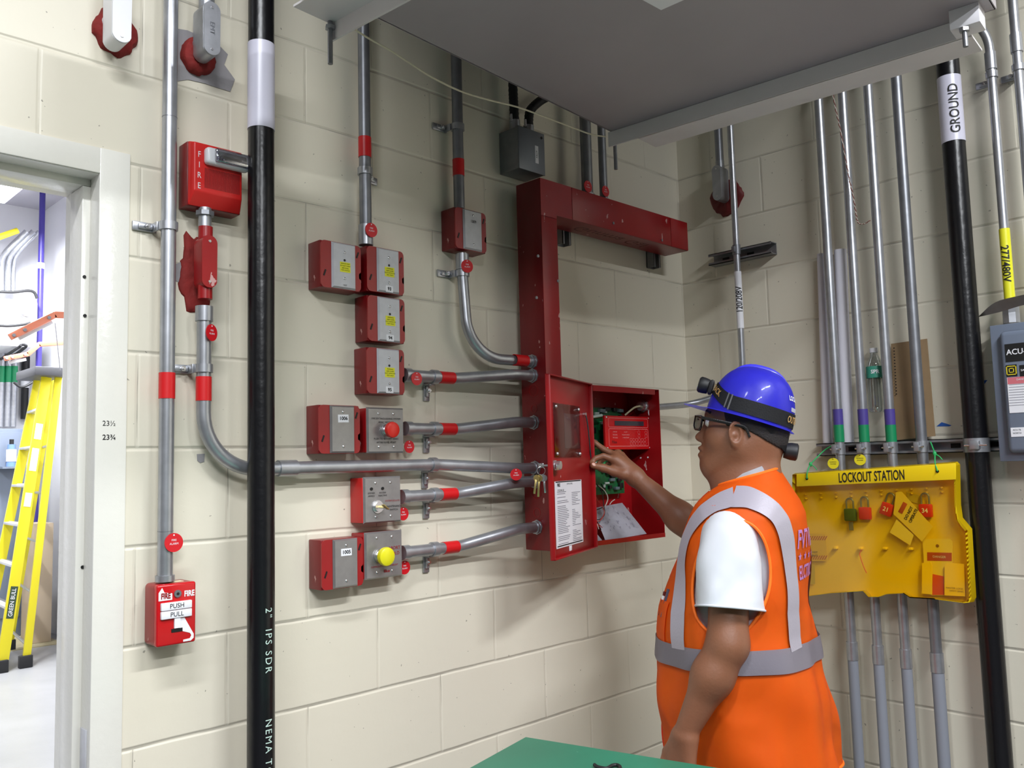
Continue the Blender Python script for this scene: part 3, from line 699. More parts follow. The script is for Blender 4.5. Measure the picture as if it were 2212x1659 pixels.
for (pp, lab) in (([(1112, 262), (1110, 232), (1108, 190), (1106, 120)], 'straight black flexible cable above the grey junction box'), ([(1141, 268), (1143, 248), (1150, 233), (1167, 218), (1190, 205)], 'curved black flexible cable bending right above the grey junction box')):
    P_ = [A(a, b, .05) for a, b in pp]; P_[0].z = z1+.002; f = thing('flexible_cable', lab, 'cable', P_[0], 'black flexible cables')
    bm = new(); pts = spline(P_, 10); n_ = len(pts); add_tube(bm, pts, [.0135+.0012*(i % 2) for i in range(n_)], 20); build('sheath', bm, BLKR, f)
    bm = new(); add_cyl(bm, P_[0], pts[4], .0165, 20); k = build('connector', bm, GALV, f)
    bm = new(); s_ = pts[3]+Vector((-.018, -.004, 0)); add_cyl(bm, s_, s_+Vector((0, 0, .022)), .004, 10); build('clamp_screw', bm, SCREW, k)

# ================================================================ red wiring trough
TF = .135; TB = .035; TXR = -.853; TZ0, TZ1 = A(1117, 1190, .04).z, A(1165, 383, TF).z
HZ1 = TZ1; HZ0 = A(1485, 542, TF).z; HXR = A(1485, 510, TF).x
t = thing('wiring_trough', 'deep red L-shaped wiring trough running down and right on the wall', 'wiring trough', (TX, 0, TZ0))
bm = new(); add_box(bm, (TX, -TF, TZ0), (TXR, -TB, TZ1), .002); build('upright_duct', bm, REDD, t)
bm = new(); add_box(bm, (TXR, -TF, HZ0), (HXR, -TB, HZ1), .002); hd = build('horizontal_duct', bm, REDD, t)
xs_ = A(1235, 430, TF).x
bm = new(); add_box(bm, (TX+.0005, -TF-.0018, TZ0+.002), (TXR-.0005, -TF, HZ0-.012), .0007); c_ = build('cover_strip', bm, REDP, t)
bm = new(); add_box(bm, (TX+.0005, -TF-.0018, HZ0-.010), (xs_-.002, -TF, HZ1-.001), .0007); bmesh.ops.delete(bm, geom=[], context='VERTS'); 
bm.free(); bm = new(); add_poly(bm, [(TX+.0005, -TF, HZ0-.010), (TXR-.0005, -TF, HZ0-.010), (TXR-.0005, -TF, HZ0+.001), (xs_-.002, -TF, HZ0+.001), (xs_-.002, -TF, HZ1-.001), (TX+.0005, -TF, HZ1-.001)], WA, .0018)
build('corner_cover', bm, REDP, t)
bm = new(); add_box(bm, (xs_, -TF-.0018, HZ0+.001), (HXR-.105, -TF, HZ1-.001), .0007); build('cover_strip', bm, REDP, t)
bm = new(); add_box(bm, (HXR-.103, -TF-.0018, HZ0+.001), (HXR-.001, -TF, HZ1-.001), .0007); build('end_cover', bm, REDP, t)
for px, py in ((1325, 482), (1430, 519), (1162, 553), (1205, 607), (1159, 643)):
    bm = new(); p = A(px, py, TF+.002); add_disc(bm, p, WA, .0045, .003, 14); build('screw', bm, GALVD, t)
# knockouts on the side towards the door
for py, r in ((842, .017), (882, .0115), (1065, .019), (1110, .013)):
    p = A(1130, py, .085); bm = new(); add_ring(bm, (TX-.0008, -.085, p.z), (TX+.001, -.085, p.z), r-.0008, .0016, 28); build('knockout', bm, REDP, t)
# script on the underside of the horizontal duct (hand lettering)
text(hd, 'Gunma Gal', .06, mat('dark script', (84, 6, 12), .6), Vector(((TXR+HXR)/2-.02, -.085, HZ0-.0006)), XA, Vector((0, 1, 0)), 1.35)
for i, (px, py0, py1) in enumerate(((1217, 498, 527), (1412, 545, 576))):
    p = A(px, py0, .02); zb = A(px, py1, .03).z
    t2 = thing('strut_channel', 'short upright strut under the %s of the red trough' % ('left corner' if i == 0 else 'right end'), 'strut', (p.x, 0, zb), 'struts behind the red trough')
    bm = new(); zt = HZ1-.01
    add_box(bm, (p.x-.02, -.004, zb), (p.x+.02, -.001, zt)); add_box(bm, (p.x-.02, -.034, zb), (p.x-.0175, -.001, zt)); add_box(bm, (p.x+.0175, -.034, zb), (p.x+.02, -.001, zt))
    add_box(bm, (p.x-.02, -.034, zb), (p.x-.011, -.0315, zt)); add_box(bm, (p.x+.011, -.034, zb), (p.x+.02, -.0315, zt)); build('channel', bm, STRUT, t2)
    bm = new(); add_cyl(bm, (p.x, -.004, zb+.02), (p.x, -.012, zb+.02), .006, 6); build('bolt', bm, SCREW, t2)

# ================================================================ alarm control panel
PX0, PX1 = A(1271, 835, TF).x, A(1427, 842, TF).x; PZ0, PZ1 = A(1435, 1160, TF).z, A(1427, 842, TF).z
PX1 = A(1430, 1000, TF).x
t = thing('alarm_panel', 'red fire alarm control panel with its door swung open', 'control panel', ((PX0+PX1)/2, 0, PZ0))
e = .002
RIN = mat('panel interior red', (122, 10, 18), .4)
bm = new(); add_box(bm, (PX0, -.004, PZ0), (PX1, -.001, PZ1)); add_box(bm, (PX0, -TF, PZ0), (PX0+e, -.002, PZ1)); add_box(bm, (PX1-e, -TF, PZ0), (PX1, -.002, PZ1))
add_box(bm, (PX0, -TF, PZ0), (PX1, -.002, PZ0+e)); add_box(bm, (PX0, -TF, PZ1-e), (PX1, -.002, PZ1))
add_box(bm, (PX0+.02, -TF-.001, PZ1-.018), (PX1-.024, -TF+.002, PZ1)); add_box(bm, (PX0, -TF-.001, PZ0), (PX1-.0, -TF+.002, PZ0+.014))
build('cabinet', bm, REDP, t)
def fp(u, v, y=.03): return Vector((PX0+(PX1-PX0)*u, -y, PZ0+(PZ1-PZ0)*v))
W_, H_ = PX1-PX0, PZ1-PZ0
GRN = mat('circuit board green', (22, 92, 52), .4, var=.35, vs=90)
bm = new(); add_box(bm, fp(.02, .30, .03), fp(.80, .88, .026)); pcb = build('circuit_board', bm, GRN, t)
rn = random.Random(5)
CH = mat('chip black', (22, 24, 26), .45); CG = mat('component grey', (92, 108, 112), .4); CW = mat('connector white', (170, 185, 178), .5); CGR = mat('terminal green', (30, 140, 78), .4)
for nm, m_, n_ in (('chip', CH, 46), ('relay', CG, 20), ('connector', CW, 14), ('terminal_block', CGR, 12)):
    for _ in range(n_):
        bm = new()
        u, v = rn.uniform(.04, .76), rn.uniform(.32, .87); a, b = (rn.uniform(.008, .03), rn.uniform(.006, .018)) if nm != 'terminal_block' else (.012, .03)
        p = fp(u, v, .03); h = rn.uniform(.004, .014); add_box(bm, (p.x, -.03-h, p.z), (min(p.x+a, PX1-.06), -.03, p.z+b), .0008); build(nm, bm, m_, pcb)
bm = new()
for k in range(14): p = fp(.03+.009*0, .40+k*.032, .03); add_box(bm, (p.x, -.042, p.z), (p.x+.011, -.03, p.z+.011), .001)
build('terminal_strip', bm, CGR, pcb)
# operator display on its bracket
dx0, dx1 = A(1306, 935, .085).x, A(1404, 930, .085).x; dz0, dz1 = A(1355, 971, .085).z, A(1355, 899, .085).z
bm = new(); add_box(bm, (dx0, -.088, dz0), (dx1, -.078, dz1), .0025); du = build('display_unit', bm, mat('display red', (186, 14, 20), .35), t)
w_, h_ = dx1-dx0, dz1-dz0
def dp(u, v): return Vector((dx0+w_*u, -.0885, dz0+h_*v))
bm = new(); add_box(bm, dp(.2, .71), dp(.84, .85)+WA*.0006); build('lcd_screen', bm, mat('lcd', (58, 52, 62), .2), du)
LN = mat('pale pink line', (232, 140, 140), .5)
def rrect(bm, u0, v0, u1, v1, lw=.0012, r=.005, n=4):
    pts = []
    a, b = dp(u0, v0), dp(u1, v1)
    for cx, cz, a0 in ((b.x-r, b.z-r, 0), (a.x+r, b.z-r, 90), (a.x+r, a.z+r, 180), (b.x-r, a.z+r, 270)):
        for k in range(n+1): g = math.radians(a0+k*90/n); pts.append(Vector((cx+r*math.cos(g), a.y-.0003, cz+r*math.sin(g))))
    for i in range(len(pts)):
        p, q = pts[i], pts[(i+1) % len(pts)]; d = (q-p).normalized(); s = d.cross(WA)*lw/2
        vs = [bm.verts.new(v) for v in (p-s, q-s, q+s, p+s)]; bm.faces.new(vs)
bm = new(); rrect(bm, .07, .66, .93, .93); rrect(bm, .07, .10, .93, .61); build('outline_print', bm, LN, du)
for i, s in enumerate(('SYSTEM', 'RELEASE', 'TROUBLE')): text(du, s, .0062, LN, dp(.2, .52-i*.085), XA, UZ)
for i, s in enumerate(('ALARM', 'PREDISCHARGE', 'SUPERVISORY')): text(du, s, .0055, LN, dp(.43, .52-i*.085), XA, UZ)
bm = new()
for r_ in range(2):
    for k in range(6): rrect(bm, .52+k*.062, .13+r_*.11, .565+k*.062, .22+r_*.11, .0006, .0025, 2)
for k in range(2): rrect(bm, .7, .36+k*.11, .745, .45+k*.11, .0006, .0025, 2); rrect(bm, .86, .36+k*.11, .905, .45+k*.11, .0006, .0025, 2)
kp = build('keypad_print', bm, LN, du)
text(du, 'Fike', .013, mat('dark red print', (105, 8, 14), .5), dp(.18, .22), XA, UZ, 1.2, bold=.0002)
for u in (.035, .965):
    for v in (.05, .95):
        bm = new(); add_sphere(bm, dp(u, v), .0032, 1, .6, 1, 12, 8); build('screw', bm, SCREW, du)
        bm = new(); p = dp(u, v); add_cyl(bm, (p.x, -.079, p.z), (p.x, -.03, p.z), .0028, 10); build('standoff', bm, mat('brass', (190, 170, 110), .3, .8), du)
bm = new(); a = A(1277, 901, .075); b = A(1300, 897, .08); add_cyl(bm, a, b, .0045, 12); build('plastic_post', bm, mat('pale post', (176, 192, 186), .4), t)
bm = new(); q = Vector((PX1-.035, -.07, A(1388, 878, .07).z)); add_cyl(bm, (PX1-.03, -.075, q.z), (PX1-.002, -.075, q.z), .0155, 20); add_cyl(bm, (PX1-.012, -.075, q.z), (PX1-.004, -.075, q.z), .02, 8); build('conduit_connector', bm, SCREW, t)
bm = new(); add_tube(bm, spline([Vector((PX1-.03, -.075, q.z)), Vector((PX1-.055, -.07, q.z-.006)), Vector((PX1-.08, -.05, q.z-.03))], 6), .0032, 10); build('cable', bm, mat('cream cable', (206, 196, 160), .5), t)
for px, py in ((1383, 989), (1403, 988)):
    bm = new(); p = A(px, py, .06); add_disc(bm, (PX1-e-.0006, -.05-.03*(px-1383)/20, p.z), (1, 0, 0), .0028, .001, 12)
    build('rivet', bm, WHT, t)
# battery and loose wires
p = A(1275, 1068, .07); bm = new(); add_box(bm, (PX0+.006, -.085, PZ0+.095), (PX0+.075, -.02, PZ0+.205), .002); bt = build('battery', bm, BLK, t)
bm = new(); add_box(bm, (PX0+.0745, -.086, PZ0+.098), (PX0+.0758, -.03, PZ0+.16)); add_box(bm, (PX0+.012, -.0862, PZ0+.1), (PX0+.074, -.0848, PZ0+.16)); build('battery_label', bm, mat('cream label', (222, 214, 180), .6), bt)
bm = new(); add_box(bm, (PX0+.01, -.0862, PZ0+.165), (PX0+.07, -.0848, PZ0+.2)); build('grey_label', bm, mat('pale grey label', (176, 178, 186), .5), bt)
def wire(pts, r, c, nm='wire'):
    bm = new(); add_tube(bm, spline(pts, 8), r, 10); return build(nm, bm, c, t)
BW = mat('black wire', (12, 12, 13), .4); RW = mat('red wire', (150, 36, 30), .4); WW = mat('white wire', (215, 212, 205), .4)
wire([A(1292, 1048, .09), A(1306, 1060, .1), A(1313, 1075, .105), A(1309, 1090, .1), A(1301, 1100, .09)], .0016, WW)
wire([A(1288, 1045, .09), A(1300, 1062, .1), A(1304, 1090, .105), A(1306, 1110, .11), A(1296, 1122, .11), A(1281, 1120, .1), A(1270, 1112, .09)], .0016, BW)
wire([A(1282, 1050, .09), A(1288, 1075, .1), A(1302, 1096, .105), A(1305, 1110, .11), A(1295, 1125, .112), A(1282, 1124, .1)], .0014, RW)
wire([A(1274, 1108, .09), A(1290, 1101, .1), A(1302, 1096, .1)], .0016, BW)
wire([A(1298, 1045, .08), A(1304, 1056, .09), A(1306, 1070, .09)], .0016, BW)
wire([A(1317, 1090, .1), A(1322, 1083, .1), A(1328, 1079, .1)], .0014, WW)
for k in range(7): wire([A(1276+k, 1124, .1), A(1283+k*2, 1128+k, .108), A(1286+k*2.5, 1137+(k*5) % 9, .112)], .0011, (RW, BW, RW, WW, RW, BW, RW)[k])
# papers in a plastic sleeve leaning in the bottom of the panel
def quad_sheet(bm, P, n=10, bow=0., th=.0008):
    P = [Vector(p) for p in P]; nrm = (P[1]-P[0]).cross(P[3]-P[0]).normalized(); g = []
    for i in range(n+1):
        row = []
        for j in range(n+1):
            u, v = i/n, j/n; p = P[0]*(1-u)*(1-v)+P[1]*u*(1-v)+P[2]*u*v+P[3]*(1-u)*v
            row.append(bm.verts.new(p + nrm*bow*math.sin(PI*u)*math.sin(PI*v)))
        g.append(row)
    for i in range(n):
        for j in range(n): bm.faces.new((g[i][j], g[i+1][j], g[i+1][j+1], g[i][j+1]))
    bmesh.ops.solidify(bm, geom=bm.faces[:], thickness=th)
    return bm
PAP = mat('paper', (206, 206, 218), .6, var=.05)
pq = [A(1308, 1168, .122), A(1397, 1153, .126), A(1344, 1086, .03), A(1279, 1098, .05)]
bm = new(); quad_sheet(bm, pq, 8, .004); sh = build('paper_sheet', bm, PAP, loc=pq[0]); tag(sh, 'white printed papers in clear sleeve leaning inside the panel bottom', 'papers')
def on_q(u, v): return pq[0]*(1-u)*(1-v)+pq[1]*u*(1-v)+pq[2]*u*v+pq[3]*(1-u)*v
nq = (pq[1]-pq[0]).cross(pq[3]-pq[0]).normalized()
if nq.y > 0: nq = -nq
bm = new()
for k in range(26):
    u, v = rn.uniform(.1, .85), rn.uniform(.2, .9); l = rn.uniform(.03, .12)
    a, b = on_q(u, v)+nq*.006, on_q(u+.005, v+l if v+l < .97 else .97)+nq*.006; s = on_q(u+.012, v)-on_q(u, v)
    vs = [bm.verts.new(x_) for x_ in (a, b, b+s, a+s)]; bm.faces.new(vs)
build('print', bm, mat('faint print', (128, 126, 146), .6), sh)
for k, f in enumerate((.0, .012, .022)):
    bm = new(); quad_sheet(bm, [A(1287-k*4, 1171+k, .122-f*.2), A(1302-k*7, 1169+k*2, .122-f*.2), A(1281-k*1.5, 1142+k*5, .09-f*.3), A(1275, 1150, .09)], 4, 0)
    tag(build('booklet', bm, (PAP, mat('clear sleeve grey', (120, 116, 132), .2), PAP)[k]), 'thin grey edged booklet tucked left of the white papers in the panel', 'booklet', 'booklets in the panel')

# the door, swung round on its left hinge
hp = Vector((PX0, -TF, 0)); DW = .362; best = None
for k in range(400):                      # swing of the door: its free edge shows at column 1181
    an_ = PI+.2+k*.002; v_ = Vector((math.cos(an_), math.sin(an_), 0)); q_ = hp+v_*DW+Vector((0, 0, 1.56))-CP
    e_ = abs(1106+FPX*q_.dot(CR)/q_.dot(_d)-1184)
    if best is None or e_ < best[0]: best = (e_, v_)
dv = best[1]
dn = dv.cross(UZ)
if dn.dot(CP-hp) < 0: dn = -dn
def dd(u, z, o=0.): return Vector((hp.x, hp.y, z)) + dv*u + dn*o
DZ0, DZ1 = PZ0-.004, PZ1+.003
bm = new(); add_obox(bm, dd(DW/2, (DZ0+DZ1)/2), dv, dn, UZ, DW, .003, DZ1-DZ0, .001)
for u, z0_, z1_ in ((.002, DZ0, DZ1), (DW-.002, DZ0, DZ1)): add_obox(bm, dd(u, (z0_+z1_)/2, .006), dv, dn, UZ, .004, .014, z1_-z0_, .001)
for z_ in (DZ0+.002, DZ1-.002): add_obox(bm, dd(DW/2, z_, .006), dv, dn, UZ, DW, .014, .004, .001)
dr = build('door', bm, REDP, t)
def onface(px, py):      # pixel -> (u, z) on the door plane
    r = ray(px, py); k = (Vector((hp.x, hp.y, 0))-CP).dot(dn)/r.dot(dn); p = CP+r*k; return (p-hp).dot(dv), p.z
wa = onface(1252, 990); wb = onface(1192, 870); u0, u1 = sorted((wa[0], wb[0])); z0_ = (onface(1222, 988))[1]; z1_ = onface(1222, 874)[1]
bm = new(); add_obox(bm, dd((u0+u1)/2, (z0_+z1_)/2, .004), dv, dn, UZ, u1-u0, .003, z1_-z0_, .0008)
wp = build('window_plate', bm, glassy('clear acrylic', (222, 190, 190), .16, .1), dr)
bm = new(); add_obox(bm, dd((u0*.85+u1*.15+u1*.45+u0*.55)/2, (z0_+z1_)/2, .0022), dv, dn, UZ, (u1-u0)*.58, .002, (z1_-z0_)*.66, .0005); build('window_opening', bm, mat('window grey', (118, 108, 108), .2), dr)
for u in (u0+.014, u1-.014):
    for z_ in (z0_+.01, z1_-.01):
        bm = new(); add_sphere(bm, dd(u, z_, .006), .005, 1, 1, 1, 12, 8); build('screw', bm, SCREW, wp)
la, lz = onface(1225, 1040), 0; a0 = onface(1198, 1100)[0]; a1 = onface(1256, 1100)[0]; a0, a1 = sorted((a0, a1)); lz1 = onface(1226, 1038)[1]; lz0 = onface(1230, 1178)[1]
bm = new(); add_obox(bm, dd((a0+a1)/2, (lz0+lz1)/2, .0022), dv, dn, UZ, a1-a0, .0008, lz1-lz0); lb = build('instruction_label', bm, WHT, dr)
rd = -dv   # reading direction on the inner face
def lt(s, fu, z_, sz, al='LEFT', m_=INK, b_=0.): text(lb, s, sz, m_, dd(a1-(a1-a0)*fu, z_, .0028), rd, UZ, 1, al, bold=b_)
hh = lz1-lz0; lt('FIKE', .08, lz1-.06*hh, .012, b_=.0004); lt('CONTROL PANEL', .42, lz1-.05*hh, .006); lt('CYCLE NO. 60', .08, lz1-.14*hh, .008)
bm = new()
for k in range(30):
    f = .17+k*.0268
    for a, b in ((.07, rn.uniform(.35, .52)), (.6, rn.uniform(.7, .94))):
        if rn.random() < .12: continue
        p = dd(a1-(a1-a0)*a, lz1-f*hh, .0028); q = dd(a1-(a1-a0)*b, lz1-f*hh, .0028); s = UZ*.0016
        bm.faces.new([bm.verts.new(v) for v in (p, q, q+s, p+s)])
build('fine_print', bm, mat('grey print', (120, 120, 132), .6), lb)
bm = new()
for f in (.02, .98):
    p = dd(a1-(a1-a0)*.03, lz1-f*hh, .0029); q = dd(a1-(a1-a0)*.97, lz1-f*hh, .0029); s = UZ*.003; bm.faces.new([bm.verts.new(v) for v in (p, q, q+s, p+s)])
build('label_border', bm, INK, lb)
sa = onface(1231, 1184); bm = new(); add_obox(bm, dd(sa[0], sa[1], .0024), dv, dn, UZ, .02, .001, .014, .0004); build('small_sticker', bm, WHT, dr)
ka = onface(1195, 1005); bm = new(); add_cyl(bm, dd(ka[0], ka[1], -.012), dd(ka[0], ka[1], .022), .011, 22); add_cyl(bm, dd(ka[0], ka[1], .002), dd(ka[0], ka[1], .007), .015, 6); lk = build('lock', bm, SCREW, dr)
bm = new(); add_obox(bm, dd(ka[0]+.012, ka[1]-.006, .02), dv, dn, UZ, .034, .003, .014, .001); build('latch', bm, SCREW, lk)
ga = onface(1258, 895); bm = new(); add_cyl(bm, dd(ga[0], ga[1], .002), dd(ga[0], ga[1], .012), .005, 12); build('ground_stud', bm, SCREW, dr)
bm = new(); add_tube(bm, spline([dd(ga[0], ga[1], .01), dd(ga[0]-.01, ga[1]-.03, .012), dd(ga[0]-.035, ga[1]-.09, .008), Vector((PX0+.02, -.12, ga[1]-.17))], 8), .002, 10); build('ground_wire', bm, mat('green wire', (38, 58, 60), .4), dr)
for z_ in (DZ1-.11, DZ0+.1):
    bm = new(); add_cyl(bm, dd(0, z_-.03, .001), dd(0, z_+.03, .001), .004, 12); build('hinge', bm, REDP, dr)
# keys on the outer side of the lock
kr = dd(ka[0], ka[1], -.022)
t3 = thing('key_ring', 'ring of keys hanging from the lock of the open panel door', 'keys', kr)
pk = S(1163, 1022, 2.19); kc = dd(ka[0], ka[1], -.035)
bm = new(); add_cyl(bm, dd(ka[0], ka[1], -.012), kc, .003, 8); add_obox(bm, kc, dn, dv, UZ, .016, .003, .012, .001); build('key', bm, SCREW, t3)
rc = kc+Vector((0, 0, -.014)); vd = (CP-rc).normalized(); sx = vd.cross(UZ).normalized(); 
bm = new(); add_tube(bm, [rc + sx*math.cos(k*2*PI/20)*.011+UZ*math.sin(k*2*PI/20)*.011 for k in range(21)], .0012, 8); build('ring', bm, SCREW, t3)
for k, (o_, m_, L_) in enumerate(((-.006, SCREW, .036), (.006, MATS['brass'], .046), (.013, MATS['brass'], .038))):
    q = rc+sx*o_+Vector((0, 0, -.012)); bm = new(); add_disc(bm, q+Vector((0, 0, -.008)), vd+sx*.3*k, .0095, .0025, 18); ax_ = (Vector((0, 0, -1))+sx*o_*12).normalized()
    add_obox(bm, q+ax_*(.012+L_/2), ax_, vd, ax_.cross(vd).normalized(), L_, .0022, .006, .0005); build('key', bm, m_, t3)

# ================================================================ overhead pan on its angle frame
HB = 2.5
FL, FR_, NR = Z(735, 80, HB), Z(1316, 318, HB), Z(2098, 95, HB)
PT = math.radians(5); PV = Vector((FR_.x, -.300, 0)); R5 = Matrix.Rotation(PT, 3, 'Z')       # the pan hangs 5 degrees out of square
def unr(p): q = Vector(p)-PV; return PV + R5.inverted() @ q
xr, yf_ = PV.x, PV.y; yn = yf_-(FR_-NR).length
t = thing('drip_pan', 'grey sheet metal pan hung overhead across the corner', 'overhead pan', (xr-.5, (yf_+yn)/2, HB))
xl = unr(FL).x
bm = new(); add_box(bm, (xl-.09, yn-.05, HB+.045), (xr+.005, yf_, HB+.048)); sh = build('sheet', bm, PANM, t)
bm = new(); add_box(bm, (xl-.09, yf_-.002, HB+.045), (xr+.005, yf_+.002, HB+.10)); add_box(bm, (xl-.09, yn-.052, HB+.045), (xr+.005, yn-.048, HB+.10)); add_box(bm, (xr+.003, yn-.05, HB+.045), (xr+.005, yf_, HB+.1)); build('rim', bm, PANM, t)
def rail(nm, x, flz, y0, y1, sgn):
    bm = new(); add_box(bm, (x-.0025, y0, HB), (x+.0025, y1, HB+.044)); a, b = sorted((x, x+sgn*.1)); add_box(bm, (a, y0+(0 if sgn > 0 else -.0), flz), (b, y1-(.1 if sgn > 0 else 0), flz+.005)); return build(nm, bm, ANG, t)
rail('support_rail', xr, HB, yn, yf_+.01, 1)
rail('support_rail', xl, HB+.039, yn, yf_+.085, -1)
for (px, py0, py1, hz) in ((713, 55, 142, HB+.03), (2083, 60, 103, HB)):
    p = Z(px, py0, hz); L_ = hz-S(px, py1, (p-CP).dot(_d)).z; p = unr(p)
    bm = new(); add_cyl(bm, (p.x, p.y, p.z-L_), (p.x, p.y, 3.8), .0055, 12); r = build('threaded_rod', bm, GALVD, t)
    bm = new(); add_cyl(bm, (p.x, p.y, hz-.009), (p.x, p.y, hz-.001), .011, 6); build('nut', bm, GALV, r)
p = Vector((xr+.03, yf_-.0, HB)); q = S(1318, 366, (p-CP).dot(_d)); bm = new(); add_cyl(bm, (p.x, yf_+.008, q.z), (p.x, yf_+.008, 3.8), .0055, 12); build('threaded_rod', bm, GALVD, t)
bm = new(); add_box(bm, (xr-.06, yn-.03, HB+.0), (xr-.004, yn+.03, HB+.045), .001); build('corner_bracket', bm, mat('white bracket', (215, 213, 218), .4), t)
bm = new(); add_box(bm, (xl-.42, yf_-.4, HB+.046), (xl-.091, yf_, HB+.09), .002); build('drain_tray', bm, PANM, t)
shade_box = thing('light_blocker', 'large grey box added on the overhead pan to block light, reaching the ceiling', 'light blocker', ((xl+xr)/2, (yf_+yn)/2, HB+.049))  # box added above the pan, mostly out of view, to shade the wall below
bm = new(); add_box(bm, (xl-.08, yn-.04, HB+.049), (xr-.002, yf_-.006, 3.72), .004); build('housing', bm, PANM, shade_box)
bm = new(); add_box(bm, (xl+.05, yn-.046, HB+.2), (xr-.1, yn-.0405, 3.4), .002); build('blocker_panel', bm, ANG, shade_box)
q = Z(1432, 10, HB+.04); bm = new(); add_poly(bm, [unr(Z(a, b, HB+.0449)) for a, b in ((1384, -4), (1428, 20), (1500, -12), (1450, -40))], (0, 0, -1), .002)
build('white_plate', bm, WHP, t)
n5 = R5 @ Vector((0, 1, 0))
pts = [CP+ray(a, b)*((PV-n5*.012-CP).dot(n5)/ray(a, b).dot(n5)) for a, b in ((768, 65), (800, 85), (838, 106), (880, 133), (918, 158), (950, 176), (1000, 199), (1060, 217), (1120, 232), (1180, 254), (1240, 277), (1280, 291), (1308, 295))]
bm = new(); add_tube(bm, spline(pts, 5), .0022, 10)
tg = tag(build('string', bm, mat('cream string', (196, 190, 168), .8)), 'sagging cream string tied along the far edge of the overhead pan', 'string')
for o_ in (t, shade_box):
    q = Vector(o_.location)-PV; o_.location = PV + R5 @ q; o_.rotation_euler = (0, 0, PT)
# ================================================================ short wall
NB = WB
def vpipe(name, label, px, pyt, pyb, d, r, m, grp, bands=(), z0=None, z1=3.8, mid=600):
    y_ = B(px, mid, d).y
    z0 = B(px, pyb, d).z if z0 is None else z0
    z1 = B(px, pyt, d).z if pyt is not None else z1
    c = thing(name, label, 'conduit', (-d, y_, z0), grp)
    bm = new(); add_cyl(bm, (-d, y_, z0), (-d, y_, z1), r, 28); build('pipe', bm, m, c)
    return c, y_
def zB(px, py, d): return B(px, py, d).z
PUR = mat('purple tape', (74, 62, 140), .45); GRT = mat('green tape', (14, 132, 84), .45)
DC = .062
zst = zB(1950, 966, .04)
c4 = ((1809, 883, 1833, 'first galvanised conduit from the corner, with purple and green tape'),
      (1863, 883, 1892, 'second galvanised conduit from the corner, with purple and green tape'),
      (1921, 883, 1951, 'third galvanised conduit from the corner, with purple and green tape'),
      (1986, 883, 2017, 'untaped galvanised conduit, nearest the black GROUND pipe'))
CY = []
for i, (px, py, pxb, lab) in enumerate(c4):
    y_ = B(px, py, DC).y; CY.append(y_); r = .0142 if i < 3 else .0158
    c = thing('conduit', lab, 'conduit', (-DC, y_, 0), 'four upright conduits on the short wall')
    bm = new(); add_cyl(bm, (-DC, y_, 0), (-DC, y_, 3.8), r, 28); build('pipe', bm, GALV if i != 3 else GALVD, c)
    if i < 3:
        za, zb_, zc_ = zB(px, 884, DC), zB(px, 918, DC), zB(px, 955, DC)
        band(c, (-DC, y_, zb_), (-DC, y_, za), r, PUR, lab='purple tape band'); band(c, (-DC, y_, zc_), (-DC, y_, zb_), r+.0003, GRT, lab='green tape band')
    pyc = (1384, 1392, 1400, 1408)[i]
    zc_ = zB(pxb-10, pyc, DC); coupling(c, (-DC, y_, zc_-.055), (-DC, y_, zc_), r)
    bm = new(); add_ring(bm, (-DC, y_, .02), (-DC, y_, zc_-.045), r, .0015); build('lower_pipe', bm, mat('grey pvc', (132, 136, 146), .5), c)
    bm = new(); add_ring(bm, (-DC, y_, zst-.017), (-DC, y_, zst+.017), r, .003); add_box(bm, (-DC-.036, y_-.004, zst-.014), (-DC-r, y_+.012, zst+.014), .002)
    k = build('pipe_clamp', bm, GALV, c)
    bm = new(); add_cyl(bm, (-DC-.026, y_-.014, zst), (-DC-.026, y_+.02, zst), .003, 10); build('bolt', bm, SCREW, k)
# struts
def strut(label, y0, y1, z, h=.041):
    t = thing('strut_channel', label, 'strut', (0, (y0+y1)/2, z-h/2)); bm = new(); a, b = sorted((y0, y1)); x = -.041
    add_box(bm, (-.003, a, z-h/2), (-.0005, b, z+h/2)); add_box(bm, (x, a, z+h/2-.0025), (-.0005, b, z+h/2)); add_box(bm, (x, a, z-h/2), (-.0005, b, z-h/2+.0025))
    add_box(bm, (x, a, z+h/2-.009), (x+.0025, b, z+h/2)); add_box(bm, (x, a, z-h/2), (x+.0025, b, z-h/2+.009)); build('channel', bm, STRUT, t)
    n_ = int((b-a)/.05)
    for k in range(1, n_):
        if k % 2: continue
        bm = new(); yk = a+(b-a)*k/n_; add_box(bm, (-.0036, yk-.014, z-.007), (-.0030, yk+.014, z+.007), .0002); build('slot', bm, BLK, t)
    return t
strut('long slotted strut behind the four conduits and the black GROUND pipe', B(1767, 970, .03).y, B(2230, 965, .03).y, zst)
p0, p1 = B(1537, 560, .02), B(1672, 540, .02)
strut('short grey strut behind the conduit labelled 120/208V', p0.y, p1.y, (p0.z+p1.z)/2)
